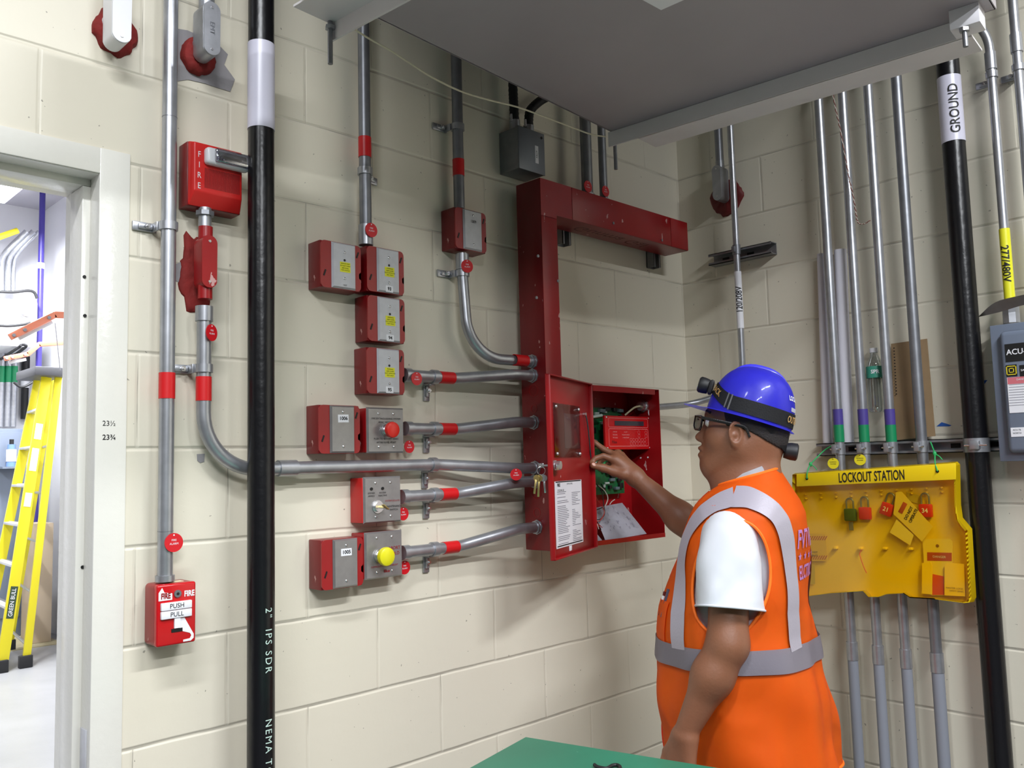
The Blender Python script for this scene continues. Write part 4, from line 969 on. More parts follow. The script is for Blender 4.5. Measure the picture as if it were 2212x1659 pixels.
# 120/208V conduit bending into the panel
DE = .062; yE = B(1592, 560, DE).y; rE = .0112
zE = A(1432, 880, .075).z
c = thing('conduit', 'thin conduit with white 120/208V label bending down to the red panel', 'conduit', (-DE, yE, zE))
pts = fillet([(-DE, yE, 3.8), (-DE, yE, zE+.06), Vector((-.145, -.11, zE+.012)), (PX1+.07, -.078, zE), (PX1, -.078, zE)], [.12, .1, .05], 12)
bm = new(); add_tube(bm, pts, rE, 24); build('pipe', bm, GALV, c)
za, zb_ = zB(1594, 585, .075), zB(1602, 708, .075)
band(c, (-DE, yE, zb_), (-DE, yE, za), rE, WHT, 'label_band', lab='white label band')
aE = math.atan2(CP.y-yE, CP.x+DE)
text(c, '120/208V', .028, INK, None, None, None, fn=upw(-DE, yE, (za+zb_)/2, rE, aE+.1), bold=.0003, xs=.86)
bm = new(); z_ = zB(1590, 540, DE); add_ring(bm, (-DE, yE, z_-.017), (-DE, yE, z_+.017), rE, .003); add_box(bm, (-DE-.022, yE-.004, z_-.01), (-DE-rE, yE+.008, z_+.01), .001); build('pipe_clamp', bm, GALVD, c)
bm = new(); add_ring(bm, (PX1+.001, -.078, zE), (PX1+.02, -.078, zE), rE, .004); build('connector', bm, GALV, c)
round_tag((PX1+.012, -.098, zE-.022), (-.5, -1, 0), .0185, 'round white tag beside the right edge of the red panel', WHP, ['120V'], INK)
# grey elbow in red putty behind it
p = B(1549, 395, .07); c = conduit_body('grey elbow in dark red putty, behind the 120/208V conduit', p, .036, .13, .05, STRUT, GALV, WB, XB, top=.02, bot=0)
bm = new(); add_cyl(bm, p+Vector((.025, 0, .07)), Vector((p.x+.025, p.y, 3.8)), .0145, 24); build('riser', bm, GALVD, c)
bm = new(); q = B(1565, 425, 0); add_cyl(bm, (-.005, q.y, q.z), (-.055, q.y+.0, q.z), .017, 24); build('wall_hub', bm, GALVD, c)
blob('firestop_patch', 'square-ish dark red firestop patch low under the grey elbow', 'firestop', B(1571, 426, 0), WB, XB, .128, .135, .014, mat('dark firestop', (104, 20, 20), .6, var=.2, bump=.5), 12, .18)
# twisted pair wire between the conduits
a_ = [(1797, 192), (1806, 240), (1815, 280), (1826, 340), (1834, 385), (1842, 420), (1848, 455), (1853, 480), (1866, 484), (1880, 476)]
P_ = spline([B(x, y, .085) for x, y in a_], 14)
t = thing('twisted_wire', 'loose brown and white twisted pair hanging between two conduits', 'wire', P_[0])
for k, (m_, ph) in enumerate(((mat('brown wire', (120, 62, 50), .5), 0), (mat('pale wire', (200, 190, 180), .5), PI))):
    q = []
    for i, p in enumerate(P_): q.append(p + Vector((math.cos(i*1.1+ph)*.0016, math.sin(i*1.1+ph)*.0016, 0)))
    bm = new(); add_tube(bm, q[:-8] if k else q, .0013, 8); build('strand', bm, m_, t)
# things tucked behind the conduits, standing on the long strut
ztop = zst+.0205
for i, (px, py0, py1, px2, r, lab) in enumerate(((1775, 549, 955, 1787, .0155, 'thinner white paper roll nearest the corner, standing behind the conduits'), (1815, 540, 950, 1830, .0195, 'thicker white paper roll with a wide top, behind the first conduit'))):
    a, b = B(px, py0, .022), B(px2, 940, .022); b.z = ztop+.001; h_ = a.z
    t = thing('paper_roll', lab, 'paper roll', b, 'white paper rolls'); bm = new(); a.z = h_; WP = mat('white paper', (226, 224, 234), .7)
    add_ring(bm, b, a, r-.0015, .0015, 32); build('rolled_sheets', bm, WP, t)
    bm = new(); n_ = 50; L = [[], []]
    for k in range(n_):
        an = k/n_*2*PI*2.2; rr = (r-.003)*(1-.35*k/n_)
        for j, (zz, cc) in enumerate(((b.z+.001, b), (h_-.002, a))): L[j].append(bm.verts.new(Vector((cc.x+math.cos(an)*rr, cc.y+math.sin(an)*rr, zz))))
    for k in range(n_-1): bm.faces.new((L[0][k], L[0][k+1], L[1][k+1], L[1][k]))
    build('inner_sheet', bm, WP, t)
# carton sheet
cq = [B(1936, 951, .02), B(2021, 942, .02), B(2003, 732, .012), B(1926, 743, .012)]
bm = new(); add_poly(bm, cq, (1, 0, 0), -.004) if False else add_poly(bm, cq, WB, .005)
cd = tag(build('cardboard_sheet', bm, mat('cardboard', (150, 124, 92), .8, var=.06, vs=20), loc=cq[0]), 'brown cardboard sheet leaning on the wall behind the conduits', 'cardboard')
bm = new()
for k in range(16):
    y_ = 752+k*6.6; p = B(1931+k*.35, y_, .0262); add_obox(bm, p, XB, UZ, WB, .004, .0035, .0006)
build('print', bm, INK, cd)
# water bottle wedged between pipes and wall
bt_, tp_ = B(1893, 890, .031), B(1888, 752, .031); bx = Vector((-.0285, (bt_.y+tp_.y)/2, bt_.z)); H = tp_.z-bt_.z
t = thing('water_bottle', 'empty clear plastic water bottle with green label behind the conduits', 'bottle', bx)
pr = [(0, .4), (.0, .85), (.03, 1), (.12, .97), (.2, 1), (.3, .96), (.4, 1), (.5, .93), (.62, 1), (.72, .98), (.80, .8), (.87, .5), (.9, .4), (.97, .4)]
bm = new(); add_tube(bm, [bx+Vector((0, 0, H*a+.00001*i)) for i, (a, _) in enumerate(pr)], [.0265*b for _, b in pr], 32, cap=False); build('bottle_body', bm, glassy('clear plastic', (240, 244, 243), .24, .05), t)
bm = new(); add_cyl(bm, bx+Vector((0, 0, H*.93)), bx+Vector((0, 0, H)), .0125, 24); build('cap', bm, WHP, t)
bm = new(); add_ring(bm, bx+Vector((0, 0, H*.53)), bx+Vector((0, 0, H*.71)), .0262, .0006, 32); lb = build('label', bm, mat('green label', (52, 140, 118), .4), t)
def bl(u, v): a = aE+.0 - v*0 ; a = math.atan2(CP.y-bx.y, CP.x-bx.x)+u/.0272; return Vector((bx.x+math.cos(a)*.0272, bx.y+math.sin(a)*.0272, bx.z+H*.62+v))
text(lb, 'SPR', .016, WHT, None, None, None, fn=bl, bold=.0004)
BLT = mat('blue tape', (36, 92, 178), .6)
for pp, lab in (([(2114, 823), (2133, 821), (2124, 833), (2113, 834)], 'small torn blue tape piece right of the black GROUND pipe'), ([(2023, 921), (2034, 912), (2044, 915), (2056, 919), (2050, 921)], 'small torn blue tape triangle left of the black GROUND pipe'), ):
    bm = new(); add_poly(bm, [B(a, b, .0004) for a, b in pp], WB, .0006); tag(build('tape_scrap', bm, BLT), lab, 'tape')
# right hand conduits
D5 = .06; y5 = B(2163, 420, D5).y; z5 = B(2190, 690, D5).z
c = thing('conduit', 'conduit with yellow 277/480V sleeve bending back at the top, above the disconnect', 'conduit', (-D5, y5, z5))
y5t = B(2102, 32, D5+.02).y; z5t = B(2102, 32, D5).z
pts = fillet([Vector((-.215, y5+.3, 3.8)), Vector((-.215, y5+.3, z5t+.03)), Vector((-D5, y5, z5t+.012)), Vector((-D5, y5, z5))], [.1, .14], 14)
bm = new(); add_tube(bm, pts, .0122, 24); build('pipe', bm, GALV, c)
YS = mat('yellow sleeve', (226, 222, 40), .4)
za, zb_ = zB(2170, 492, .075), zB(2183, 676, .075)
band(c, (-D5, y5, zb_), (-D5, y5, za), .0128, YS, 'label_sleeve', lab='yellow label sleeve')
a5 = math.atan2(CP.y-y5, CP.x+D5)
def dn5(u, v): a = a5 - .25 + v/.0155; return Vector((-D5+math.cos(a)*.0156, y5+math.sin(a)*.0156, (za+zb_)/2+.02-u))
text(c, '277/480V', .03, INK, None, None, None, fn=dn5, bold=.0004, xs=.9)
for py in (155,):
    z_ = zB(2137, py, D5); coupling(c, (-D5, y5, z_+.004), (-D5, y5, z_+.055), .0122); strap(c, (-D5, y5, z_-.012), UZ, (0, 1, 0), .0122, WB, D5)
bm = new(); add_cyl(bm, (-D5, y5, z5-.01), (-D5, y5, z5+.045), .022, 8); build('connector', bm, GALV, c)
y6 = B(2200, 150, D5).y
c = thing('conduit', 'bare conduit at the top right edge of the view', 'conduit', (-D5, y6, 0))
bm = new(); add_cyl(bm, (-D5, y6, 0), (-D5, y6, 3.8), .0128, 24); build('pipe', bm, GALV, c)
z_ = zB(2205, 145, D5); coupling(c, (-D5, y6, z_+.045), (-D5, y6, z_+.1), .0128); strap(c, (-D5, y6, z_), UZ, (0, 1, 0), .0128, WB, D5)
# disconnect switch
XD = .1; y0 = B(2137, 705, XD).y; zt, zb_ = zB(2145, 703, XD), zB(2160, 997, XD)
t = thing('disconnect_switch', 'grey safety switch box labelled ACU-7 at the right edge', 'switch', (-.05, y0-.12, zb_))
bm = new(); add_box(bm, (-XD+.012, y0-.25, zb_+.004), (-.0425, y0-.004, zt-.004), .003); build('enclosure', bm, GREYP, t)
bm = new(); add_box(bm, (-XD, y0-.255, zb_), (-XD+.012, y0, zt), .003); cv = build('door', bm, GREYP, t)
yi = B(2158, 735, XD+.02).y
bm = new(); add_box(bm, (-XD-.022, y0-.24, zb_+.022), (-XD+.004, yi, zt-.022), .014, 4); build('raised_panel', bm, GREYP, cv)
def dq(px, py): return B(px, py, XD+.0225)
def sticker(nm, a, b, m, par, th=.0008):
    p, q = dq(*a), dq(*b); bm = new(); add_box(bm, (p.x-th, q.y, q.z), (p.x, p.y, p.z)); return build(nm, bm, m, par)
l1 = sticker('name_plate', (2170, 744), (2262, 774), BLK, t)
text(l1, 'ACU-76', .021, WHT, dq(2174, 762)+Vector((-.001, 0, 0)), XB, UZ, .95, 'LEFT', bold=.0003)
l2 = sticker('square_d_badge', (2173, 789), (2198, 812), BLK, t)
l2.name = 'maker_badge'
bm = new(); q = dq(2185, 800); q.x -= .001
for s, th in ((.0125, .0022), (.0062, .0018)):
    for a, b in (((-s, -s), (s, -s+th)), ((-s, s-th), (s, s)), ((-s, -s), (-s+th, s)), ((s-th, -s), (s, s))): add_box(bm, (q.x-.0006, q.y-b[0], q.z+a[1]), (q.x, q.y-a[0], q.z+b[1]))
build('badge_print', bm, mat('badge yellow', (226, 206, 40), .5), l2)
l3 = sticker('danger_plate', (2202, 789), (2262, 812), BLK, t)
text(l3, 'SAFETY SWITCH', .008, WHT, dq(2205, 800)+Vector((-.001, 0, 0)), XB, UZ, 1, 'LEFT')
l4 = sticker('instruction_label', (2175, 816), (2262, 888), WHT, t)
l5 = sticker('red_header', (2176, 816), (2262, 824), mat('pinkish red', (206, 110, 120), .5), t, .001)
text(l4, 'DANGER', .007, WHT, dq(2196, 820)+Vector((-.0012, 0, 0)), XB, UZ, 1, 'LEFT')
bm = new()
for k in range(9): p = dq(2180, 832+k*5.6); add_box(bm, (p.x-.0011, p.y-.09, p.z), (p.x-.0008, p.y, p.z+.0013))
build('fine_print', bm, MATS['grey print'], l4)
l6 = sticker('small_label', (2183, 924), (2262, 941), WHT, t)
text(l6, 'ACU-76', .006, INK, dq(2188, 929)+Vector((-.001, 0, 0)), XB, UZ, 1, 'LEFT'); text(l6, 'NORTH', .006, INK, dq(2188, 936)+Vector((-.001, 0, 0)), XB, UZ, 1, 'LEFT')
# curled label hanging off the yellow sleeve
pq_ = [B(2113, 684, .105), B(2150, 653, .115), B(2205, 638, .12), B(2250, 628, .12)]; pr_ = [B(2113, 685, .1), B(2160, 674, .1), B(2207, 660, .1), B(2250, 652, .1)]
bm = new(); g = [[bm.verts.new(p) for p in spline(r_, 5)] for r_ in (pq_, pr_)]
for k in range(len(g[0])-1): bm.faces.new((g[0][k], g[0][k+1], g[1][k+1], g[1][k]))
bmesh.ops.solidify(bm, geom=bm.faces[:], thickness=.0008); build('x', bm, STEELD, None).name = 'metal_label'
ml = bpy.data.objects['metal_label']; tag(ml, 'bent grey metal label sticking out over the yellow sleeved conduit', 'label')

# ================================================================ lockout station
LD = .118; LB = .094
OUT = [(1718, 1022), (2068, 997), (2074, 1003), (2076, 1090), (2080, 1118), (2100, 1142), (2109, 1290), (2104, 1300), (2092, 1301), (2030, 1293), (1975, 1290), (1960, 1280), (1920, 1282), (1905, 1288), (1884, 1288), (1872, 1275), (1800, 1280), (1740, 1288), (1715, 1270)]
yy = B(1725, 1150, LD)
t = thing('lockout_station', 'yellow LOCKOUT STATION board hanging in front of the conduits', 'lockout board', B(1900, 1290, LD))
def lp(px, py, d=LD): return B(px, py, d)
OPQ = [lp(a, b, LB) for a, b in OUT]
bm = new(); add_poly(bm, OPQ, WB, .004); bd = build('back_board', bm, mat('station yellow', (232, 200, 4), .42, var=.04, vs=4), t)
# raised clear-yellow rim and cover
def inset(P, f):
    c = sum(P, Vector())/len(P); return [c+(p-c)*f for p in P]
r0 = [lp(a, b, LB+.004) for a, b in OUT]; r1 = [p+WB*.03 for p in inset(r0, .985)]; r2 = [p+WB*.03 for p in inset(r0, .955)]
bm = new(); n_ = len(r0); V = [[bm.verts.new(p) for p in q] for q in (r0, r1, r2)]
for j in range(2):
    for k in range(n_): bm.faces.new((V[j][k], V[j][(k+1) % n_], V[j+1][(k+1) % n_], V[j+1][k]))
bmesh.ops.solidify(bm, geom=bm.faces[:], thickness=.0015)
build('cover_rim', bm, mat('yellow rim', (232, 202, 18), .3), t)
bm = new(); add_poly(bm, [p+WB*.0005 for p in r2], WB, .001); build('clear_cover', bm, glassy('tinted cover', (255, 247, 205), .06, .12), t)
# header flap
hd_ = [(1722, 1024), (2066, 1000), (2066, 1036), (1722, 1051)]
bm = new(); add_poly(bm, [lp(a, b, LB+.035) for a, b in hd_], WB, .006); bmesh.ops.bevel(bm, geom=bm.edges[:], offset=.002, segments=2, affect='EDGES', profile=.5); h_ = build('header', bm, mat('header yellow', (240, 206, 20), .3), t)
a, b = lp(1812, 1034, LB+.0413), lp(1952, 1027, LB+.0413); xd = (b-a).normalized(); xd.x = 0; xd.normalize()
mid = lp(1881, 1030, LB+.0415); text(h_, 'LOCKOUT STATION', .042, INK, mid, xd, UZ, .52, bold=.0006)
for px, py in ((1743, 1034), (2025, 1018)): bm = new(); add_disc(bm, lp(px, py, LB+.042), WB, .0042, .002, 16); build('eyelet_hole', bm, BLK, h_)
# hanging cords
GC = mat('green cord', (40, 168, 92), .5)
for nm, pp in (('left', [(1743, 1034, .14), (1744, 1020, .14), (1751, 1003, .12), (1768, 985, .09), (1782, 972, .075), (1800, 961, .08)]), ('right', [(2025, 1018, .14), (2020, 1000, .13), (2019, 980, .11), (2014, 965, .09), (2010, 955, .075)])):
    P_ = [B(*q) for q in pp]; tt = thing('suspension_cord', 'green cord holding up the %s end of the yellow lockout board' % nm, 'cord', P_[0])
    bm = new(); add_tube(bm, spline(P_, 8), .0019, 10); build('cord', bm, GC, tt)
    k = P_[2]; bm = new(); add_sphere(bm, k, .0055, 1, 1, 1.4, 12, 8); build('knot', bm, GC, tt)
    bm = new(); add_tube(bm, spline([k, k+Vector((0, -.012, -.008)), k+Vector((0, -.02, -.018))], 5), .0016, 8); build('loose_end', bm, GC, tt)
for px, py, lab in ((1800, 1001, 'round yellow tag above the left of the LOCKOUT STATION words'), (1858, 993, 'round yellow tag right of its twin, above the lockout board')):
    round_tag(B(px, py, .085), (-1, -.25, 0), .0172, lab, mat('yellow disc', (220, 206, 30), .4), ['NORMAL', 'POWER'], INK, XB, 'yellow round tags')
# pegs
PGS = [(1742+i*32.6, 1068-i*1.6) for i in range(10)]
for i, (px, py) in enumerate(PGS):
    for dy in (0, 9): bm = new(); p = lp(px+dy*.1, py+dy, LB+.004); add_sphere(bm, p+WB*.004, .0042, 1.6, 1, .8, 12, 8); build('peg', bm, MATS['header yellow'], t)
for px, py in ((1808, 1182), (1862, 1183), (1915, 1183), (1971, 1184)): bm = new(); p = lp(px, py, LB+.004); add_box(bm, (p.x-.016, p.y-.006, p.z-.005), (p.x, p.y+.006, p.z+.003), .002); build('peg', bm, MATS['header yellow'], t)
def padlock(px, py, m, label, num=None, tilt=0., key=None):
    """(px,py) centre of the body"""
    c = lp(px, py, LB+.016); ca, sa_ = math.cos(tilt), math.sin(tilt); X = Vector((0, -ca, sa_)); Y = Vector((0, sa_, ca))
    tt = thing('padlock', label, 'padlock', c, 'padlocks on the lockout board')
    bm = new(); add_obox(bm, c, X, Y, WB, .036, .038, .017, .004); bo = build('lock_body', bm, m, tt)
    bm = new(); add_tube(bm, fillet([c+X*.011+Y*.017, c+X*.011+Y*.05, c-X*.011+Y*.05, c-X*.011+Y*.017], .0108, 8), .0028, 12); build('shackle', bm, GALVD, tt)
    if num: text(bo, num, .018, WHT, c+WB*.009, X, Y, 1, bold=.0003)
    if key: bm = new(); add_obox(bm, c-Y*.035, X, Y, WB, .014, .026, .003, .001); build('key', bm, GALVD, tt)
    return tt
RL = mat('lock red', (196, 40, 26), .4)
padlock(1837, 1112, mat('lock green', (62, 88, 46), .5), 'dark green padlock with its key hanging below', None, 0, True)
padlock(1869, 1109, RL, 'red padlock right beside the dark green one', None)
padlock(1916, 1100, RL, 'tilted red padlock handwritten 21', '21', -.35)
padlock(2000, 1103, RL, 'red padlock handwritten 34 on the right', '34')
def ltag(label, P, d, m, cat='tag', lines=None, ang=0, sz=.01, grp='paper tags on the lockout board'):
    pts = [lp(a, b, d) for a, b in P]; tt = thing('lockout_tag', label, cat, pts[0], grp); bm = new(); add_poly(bm, pts, WB, .0008); cdx = build('card', bm, m, tt)
    return tt, cdx, sum(pts, Vector())/len(pts)
TY = mat('tag cream yellow', (222, 196, 66), .6)
tt, cdx, cc = ltag('slanted yellow DO NOT OPERATE tag beside the padlock marked 34', [(1936, 1063), (1948, 1062), (2015, 1138), (1992, 1170), (1930, 1110)], LB+.027, TY)
xt = (lp(1975, 1070, 0)-lp(1955, 1108, 0)); xt.x = 0; xt.normalize(); yt = xt.cross(WB)*-1
if yt.z > 0 and False: yt = -yt
yt = WB.cross(xt)
bmx = lp(1969, 1112, LB+.0285); text(cdx, 'DO NOT', .012, INK, bmx+yt*.009, xt, yt, .9, bold=.0003); text(cdx, 'OPERATE', .012, INK, bmx-yt*.006, xt, yt, .9, bold=.0003)
bm = new(); q = lp(1950, 1097, LB+.0285); add_obox(bm, q, xt, yt, WB, .034, .013, .001, .0003); build('danger_oval', bm, mat('tag red', (170, 70, 30), .6), cdx)
ltag('plain yellow tag half under the DO NOT OPERATE tag', [(1937, 1122), (1922, 1150), (1966, 1178), (1974, 1156)], LB+.0255, mat('tag pale', (226, 204, 84), .6))
ltag('dull yellow tag behind the padlock marked 34', [(1958, 1063), (1990, 1072), (1988, 1090), (1962, 1082)], LB+.006, mat('tag olive', (190, 170, 40), .6))
tt, cdx, cc = ltag('yellow DO NOT OPERATE tag with red hatching behind the worker', [(1742, 1152), (1783, 1154), (1788, 1212), (1742, 1212)], LB+.012, mat('hatch yellow', (214, 178, 30), .6))
bm = new()
for k in range(8):
    for (a, b, c_, d_) in ((1745+k*5, 1158, 5, 9), (1745+k*5, 1200, 5, 9)):
        P = [lp(a, b+d_, LB+.0132), lp(a+2.4, b+d_, LB+.0132), lp(a+2.4+c_, b, LB+.0132), lp(a+c_, b, LB+.0132)]; bm.faces.new([bm.verts.new(p) for p in P])
build('hatching', bm, MATS['tag red'], cdx)
text(cdx, 'DO NOT', .009, INK, lp(1757, 1193, LB+.0135), XB, UZ, .8); text(cdx, 'OPERATE', .009, INK, lp(1757, 1200, LB+.0135), XB, UZ, .8)
ltag('pale lined card low on the left of the board', [(1742, 1218), (1760, 1219), (1761, 1262), (1742, 1262)], LB+.012, MATS['tag olive'])
# pocket with booklet at lower right
bm = new(); P = [lp(a, b, LB+.02) for a, b in ((1992, 1216), (2011, 1214), (2014, 1222), (2014, 1284), (1992, 1282))]; add_poly(bm, P, WB, .002); 
pk_ = build('pocket_side', bm, MATS['header yellow'], t)
bm = new(); P = [lp(a, b, LB+.02) for a, b in ((2041, 1222), (2046, 1216), (2083, 1218), (2085, 1288), (2041, 1286))]; add_poly(bm, P, WB, .002); k = build('pocket', bm, MATS['header yellow'], t)
text(k, 'MASTER LOCK', .007, mat('brown print', (130, 90, 10), .6), lp(2062, 1271, LB+.0225), XB, UZ); text(k, 'SAFETY SERIES', .006, MATS['brown print'], lp(2066, 1277, LB+.0225), XB, UZ)
tt, cdx, cc = ltag('tall yellow and red package card in the lower right pocket', [(1993, 1168), (1998, 1164), (2052, 1164), (2058, 1170), (2058, 1216), (2041, 1286), (2012, 1286), (1996, 1216)], LB+.014, mat('card yellow', (228, 202, 60), .5), 'package')
bm = new(); add_poly(bm, [lp(a, b, LB+.0148) for a, b in ((2003, 1193), (2056, 1194), (2056, 1212), (2003, 1211))], WB, .0006); build('red_print', bm, MATS['tag red'], cdx)
bm = new(); add_poly(bm, [lp(a, b, LB+.0148) for a, b in ((2015, 1240), (2039, 1245), (2040, 1285), (2014, 1285))], WB, .0006); build('red_print', bm, mat('card red', (206, 76, 20), .5), cdx)
text(cdx, 'DANGER', .009, WHP, lp(2029, 1203, LB+.016), XB, UZ)
bm = new(); add_disc(bm, lp(2025, 1179, LB+.0152), WB, .0045, .001, 16); build('hang_hole', bm, MATS['brown print'], cdx)
bm = new(); add_tube(bm, spline([lp(1862, 1187, LB+.02), lp(1857, 1196, LB+.02), lp(1860, 1208, LB+.02), lp(1866, 1225, LB+.018), lp(1872, 1238, LB+.016)], 6), .0016, 8)
tag(build('zip_tie', bm, mat('orange tie', (206, 92, 20), .4)), 'orange tie dangling from the second lower peg of the lockout board', 'tie')

# ================================================================ next room
def N_(px, py, y): return A(px, py, -y)
YL = 6.6
f1 = Z(60, 1392, 0.0)
t = thing('step_ladder', 'yellow fibreglass step ladder standing in the next room', 'ladder', (f1.x, f1.y, 0))
LY = mat('ladder yellow', (214, 200, 24), .4); AL = mat('aluminium', (190, 190, 192), .35, .6)
def lpt(px, py, y=YL): return N_(px, py, y)
tops = [lpt(91, 812, YL), lpt(124, 812, YL)]
foot = [lpt(8, 1368, YL-.15), lpt(60, 1392, YL+.1)]
foot[0].z = foot[1].z = .02
cap0, cap1 = lpt(72, 806), lpt(131, 806)
# front pair of rails (left in view), rear pair (right)
a0, a1 = lpt(100, 815, YL), lpt(4, 1368, YL-.35); b0, b1 = lpt(84, 817, YL+.35), lpt(-40, 1362, YL+.45)
c0, c1 = lpt(126, 815, YL), lpt(56, 1388, YL-.3); d0, d1 = lpt(117, 817, YL+.4), lpt(20, 1370, YL+.6)
for q in (a1, b1, c1, d1): q.z = .0
def rail_(nm, p, q, w, m):
    ax = (q-p).normalized(); sd = Vector((1, 0, 0)); sd = (sd-ax*sd.dot(ax)).normalized(); bm = new(); add_obox(bm, (p+q)/2, ax, sd, ax.cross(sd), (q-p).length, w, .03, .004); return build(nm, bm, m, t)
R_ = []
for p, q, w_ in ((a0, a1, .085), (b0, b1, .08), (c0, c1, .06), (d0, d1, .05)):
    r_ = rail_('side_rail', p, q, w_, LY); bm = new(); add_box(bm, q+Vector((-.05, -.03, 0)), q+Vector((.05, .03, .1)), .006); build('foot', bm, BLKR, r_)
for k in range(7):
    f = .12+k*.135; p, q = a0.lerp(a1, f), b0.lerp(b1, f); q.z = p.z; bm = new(); add_tube(bm, [p, q], .018, 4); v = q-p; add_obox(bm, (p+q)/2, v.normalized(), v.normalized().cross(UZ), UZ, v.length, .09, .022, .003); build('step', bm, AL, t)
for k in range(5):
    f = .25+k*.17; p, q = c0.lerp(c1, f), a0.lerp(a1, f) if False else d0.lerp(d1, f); q.z = p.z; bm = new(); add_tube(bm, [p, q], .012, 8); build('brace', bm, AL, t)
bm = new(); cc = (cap0+cap1)/2; add_box(bm, (cap0.x-.02, cc.y-.12, cc.z-.035), (cap1.x+.03, cc.y+.45, cc.z+.045), .01); build('top_cap', bm, mat('cap grey', (70, 70, 74), .5), t)
for f, h_, m_, s in ((.20, .14, WHT, None), (.30, .2, WHT, None), (.44, .12, mat('pale sticker', (196, 196, 180), .5), None), (.78, .26, mat('sticker dark', (40, 60, 40), .5), 'GREEN BULL')):
    p = a0.lerp(a1, f); ax = (a1-a0).normalized(); sd = Vector((1, 0, 0)); sd = (sd-ax*sd.dot(ax)).normalized(); n_ = ax.cross(sd)
    if n_.dot(CP-p) < 0: n_ = -n_
    bm = new(); add_obox(bm, p+n_*.017, ax, sd, n_, h_, .055, .002); st = build('sticker', bm, m_, t)
    if s: text(st, s, .045, WHT, p+n_*.0195, -ax, n_.cross(-ax), .9)
bm = new(); q = N_(60, 1385, 6.9); add_box(bm, (-3.2, 5.6, 0.0), (-.42, 8.4, .012)); bm.free()
p = Z(130, 1388, .01); bm = new(); add_box(bm, (-3.2, p.y-.02, .0), (p.x+.02, 8.38, .01)); tag(build('floor_mat', bm, mat('tan floor mat', (170, 160, 130), .6, var=.06)), 'tan mat on the next room floor under the ladder', 'mat')
# carton
p = N_(58, 1130, 7.55); q = N_(80, 1350, 7.55); bm = new(); add_box(bm, (p.x, 7.32, .0105), (q.x+.06, 7.66, p.z), .006); tag(build('carton', bm, mat('pale carton', (190, 172, 150), .7)), 'tan cardboard carton on the floor behind the yellow ladder', 'carton')
# grey cabinet
p, q = N_(-60, 925, 7.9), N_(56, 1240, 7.9)
t = thing('electrical_cabinet', 'grey electrical cabinet seen left of the ladder', 'cabinet', ((p.x+q.x)/2, 8.1, q.z))
bm = new(); add_box(bm, (p.x, 7.9, .0105), (q.x-.02, 8.39, p.z), .01); build('cabinet_body', bm, GREYP, t)
bm = new(); add_box(bm, (p.x+.02, 7.885, .2), (q.x-.05, 7.9, p.z-.04), .005); build('door', bm, GREYP, t)
p = N_(25, 960, 7.8); t = thing('bottle', 'blue labelled bottle in front of the grey cabinet', 'bottle', p)
bm = new(); L_ = N_(25, 1008, 7.8); add_cyl(bm, Vector((p.x, 7.8, L_.z)), Vector((p.x, 7.8, p.z)), .045, 20, .035); build('bottle_body', bm, mat('bottle blue', (110, 140, 190), .4), t)
bm = new(); add_cyl(bm, Vector((p.x, 7.8, p.z)), Vector((p.x, 7.8, p.z+.05)), .02, 16); build('cap', bm, BLKR, t)
bm = new(); add_ring(bm, Vector((p.x, 7.8, L_.z+.05)), Vector((p.x, 7.8, p.z-.05)), .042, .004, 20); build('label', bm, WHT, t)
# shelf bracket for the bottle
bm = new(); add_box(bm, (p.x-.1, 7.7, L_.z-.02), (p.x+.1, 7.91, L_.z)); tag(build('small_shelf', bm, GREYP), 'little grey shelf under the blue bottle on the cabinet front', 'shelf')
# conduits with green bands
for i, px in enumerate((3, 18, 31)):
    p = N_(px, 800, 8.2); t = thing('conduit', ('left', 'middle', 'right')[i]+' of three green banded conduits in the next room', 'conduit', (p.x, 8.2, N_(px, 925, 8.2).z), 'green banded conduits in the next room')
    a = Vector((p.x, 8.2, N_(px, 922, 8.2).z)); b = Vector((p.x, 8.2, N_(px, 762, 8.2).z)); bm = new(); add_cyl(bm, a, b, .03, 20); build('pipe', bm, GALV, t)
    band(t, Vector((p.x, 8.2, N_(px, 826, 8.2).z)), Vector((p.x, 8.2, N_(px, 791, 8.2).z)), .031, GRT, lab='green band')
# upper duct and pipes
for i, (px, r) in enumerate(((3, .03), (18, .03), (30, .022))):
    p = N_(px, 560, 8.1); t = thing('pipe', ('left', 'middle', 'right')[i]+' of the grey pipes running up behind the white cabinet next door', 'pipe', (p.x, 8.1, N_(px, 632, 8.1).z), 'grey pipes above the white cabinet next door')
    bm = new(); add_tube(bm, spline([Vector((p.x, 8.1, N_(px, 632, 8.1).z)), Vector((p.x, 8.1, N_(px, 575, 8.1).z)), N_(px+10, 545, 8.0), N_(px+55, 500, 7.9)], 6), r, 18); build('pipe', bm, GALV, t)
p, q = N_(-10, 515, 7.7), N_(38, 498, 7.7); bm = new(); add_tube(bm, [p, q], .03, 14); tag(build('yellow_pipe', bm, LY), 'yellow banded pipe piece high in the next room', 'pipe')
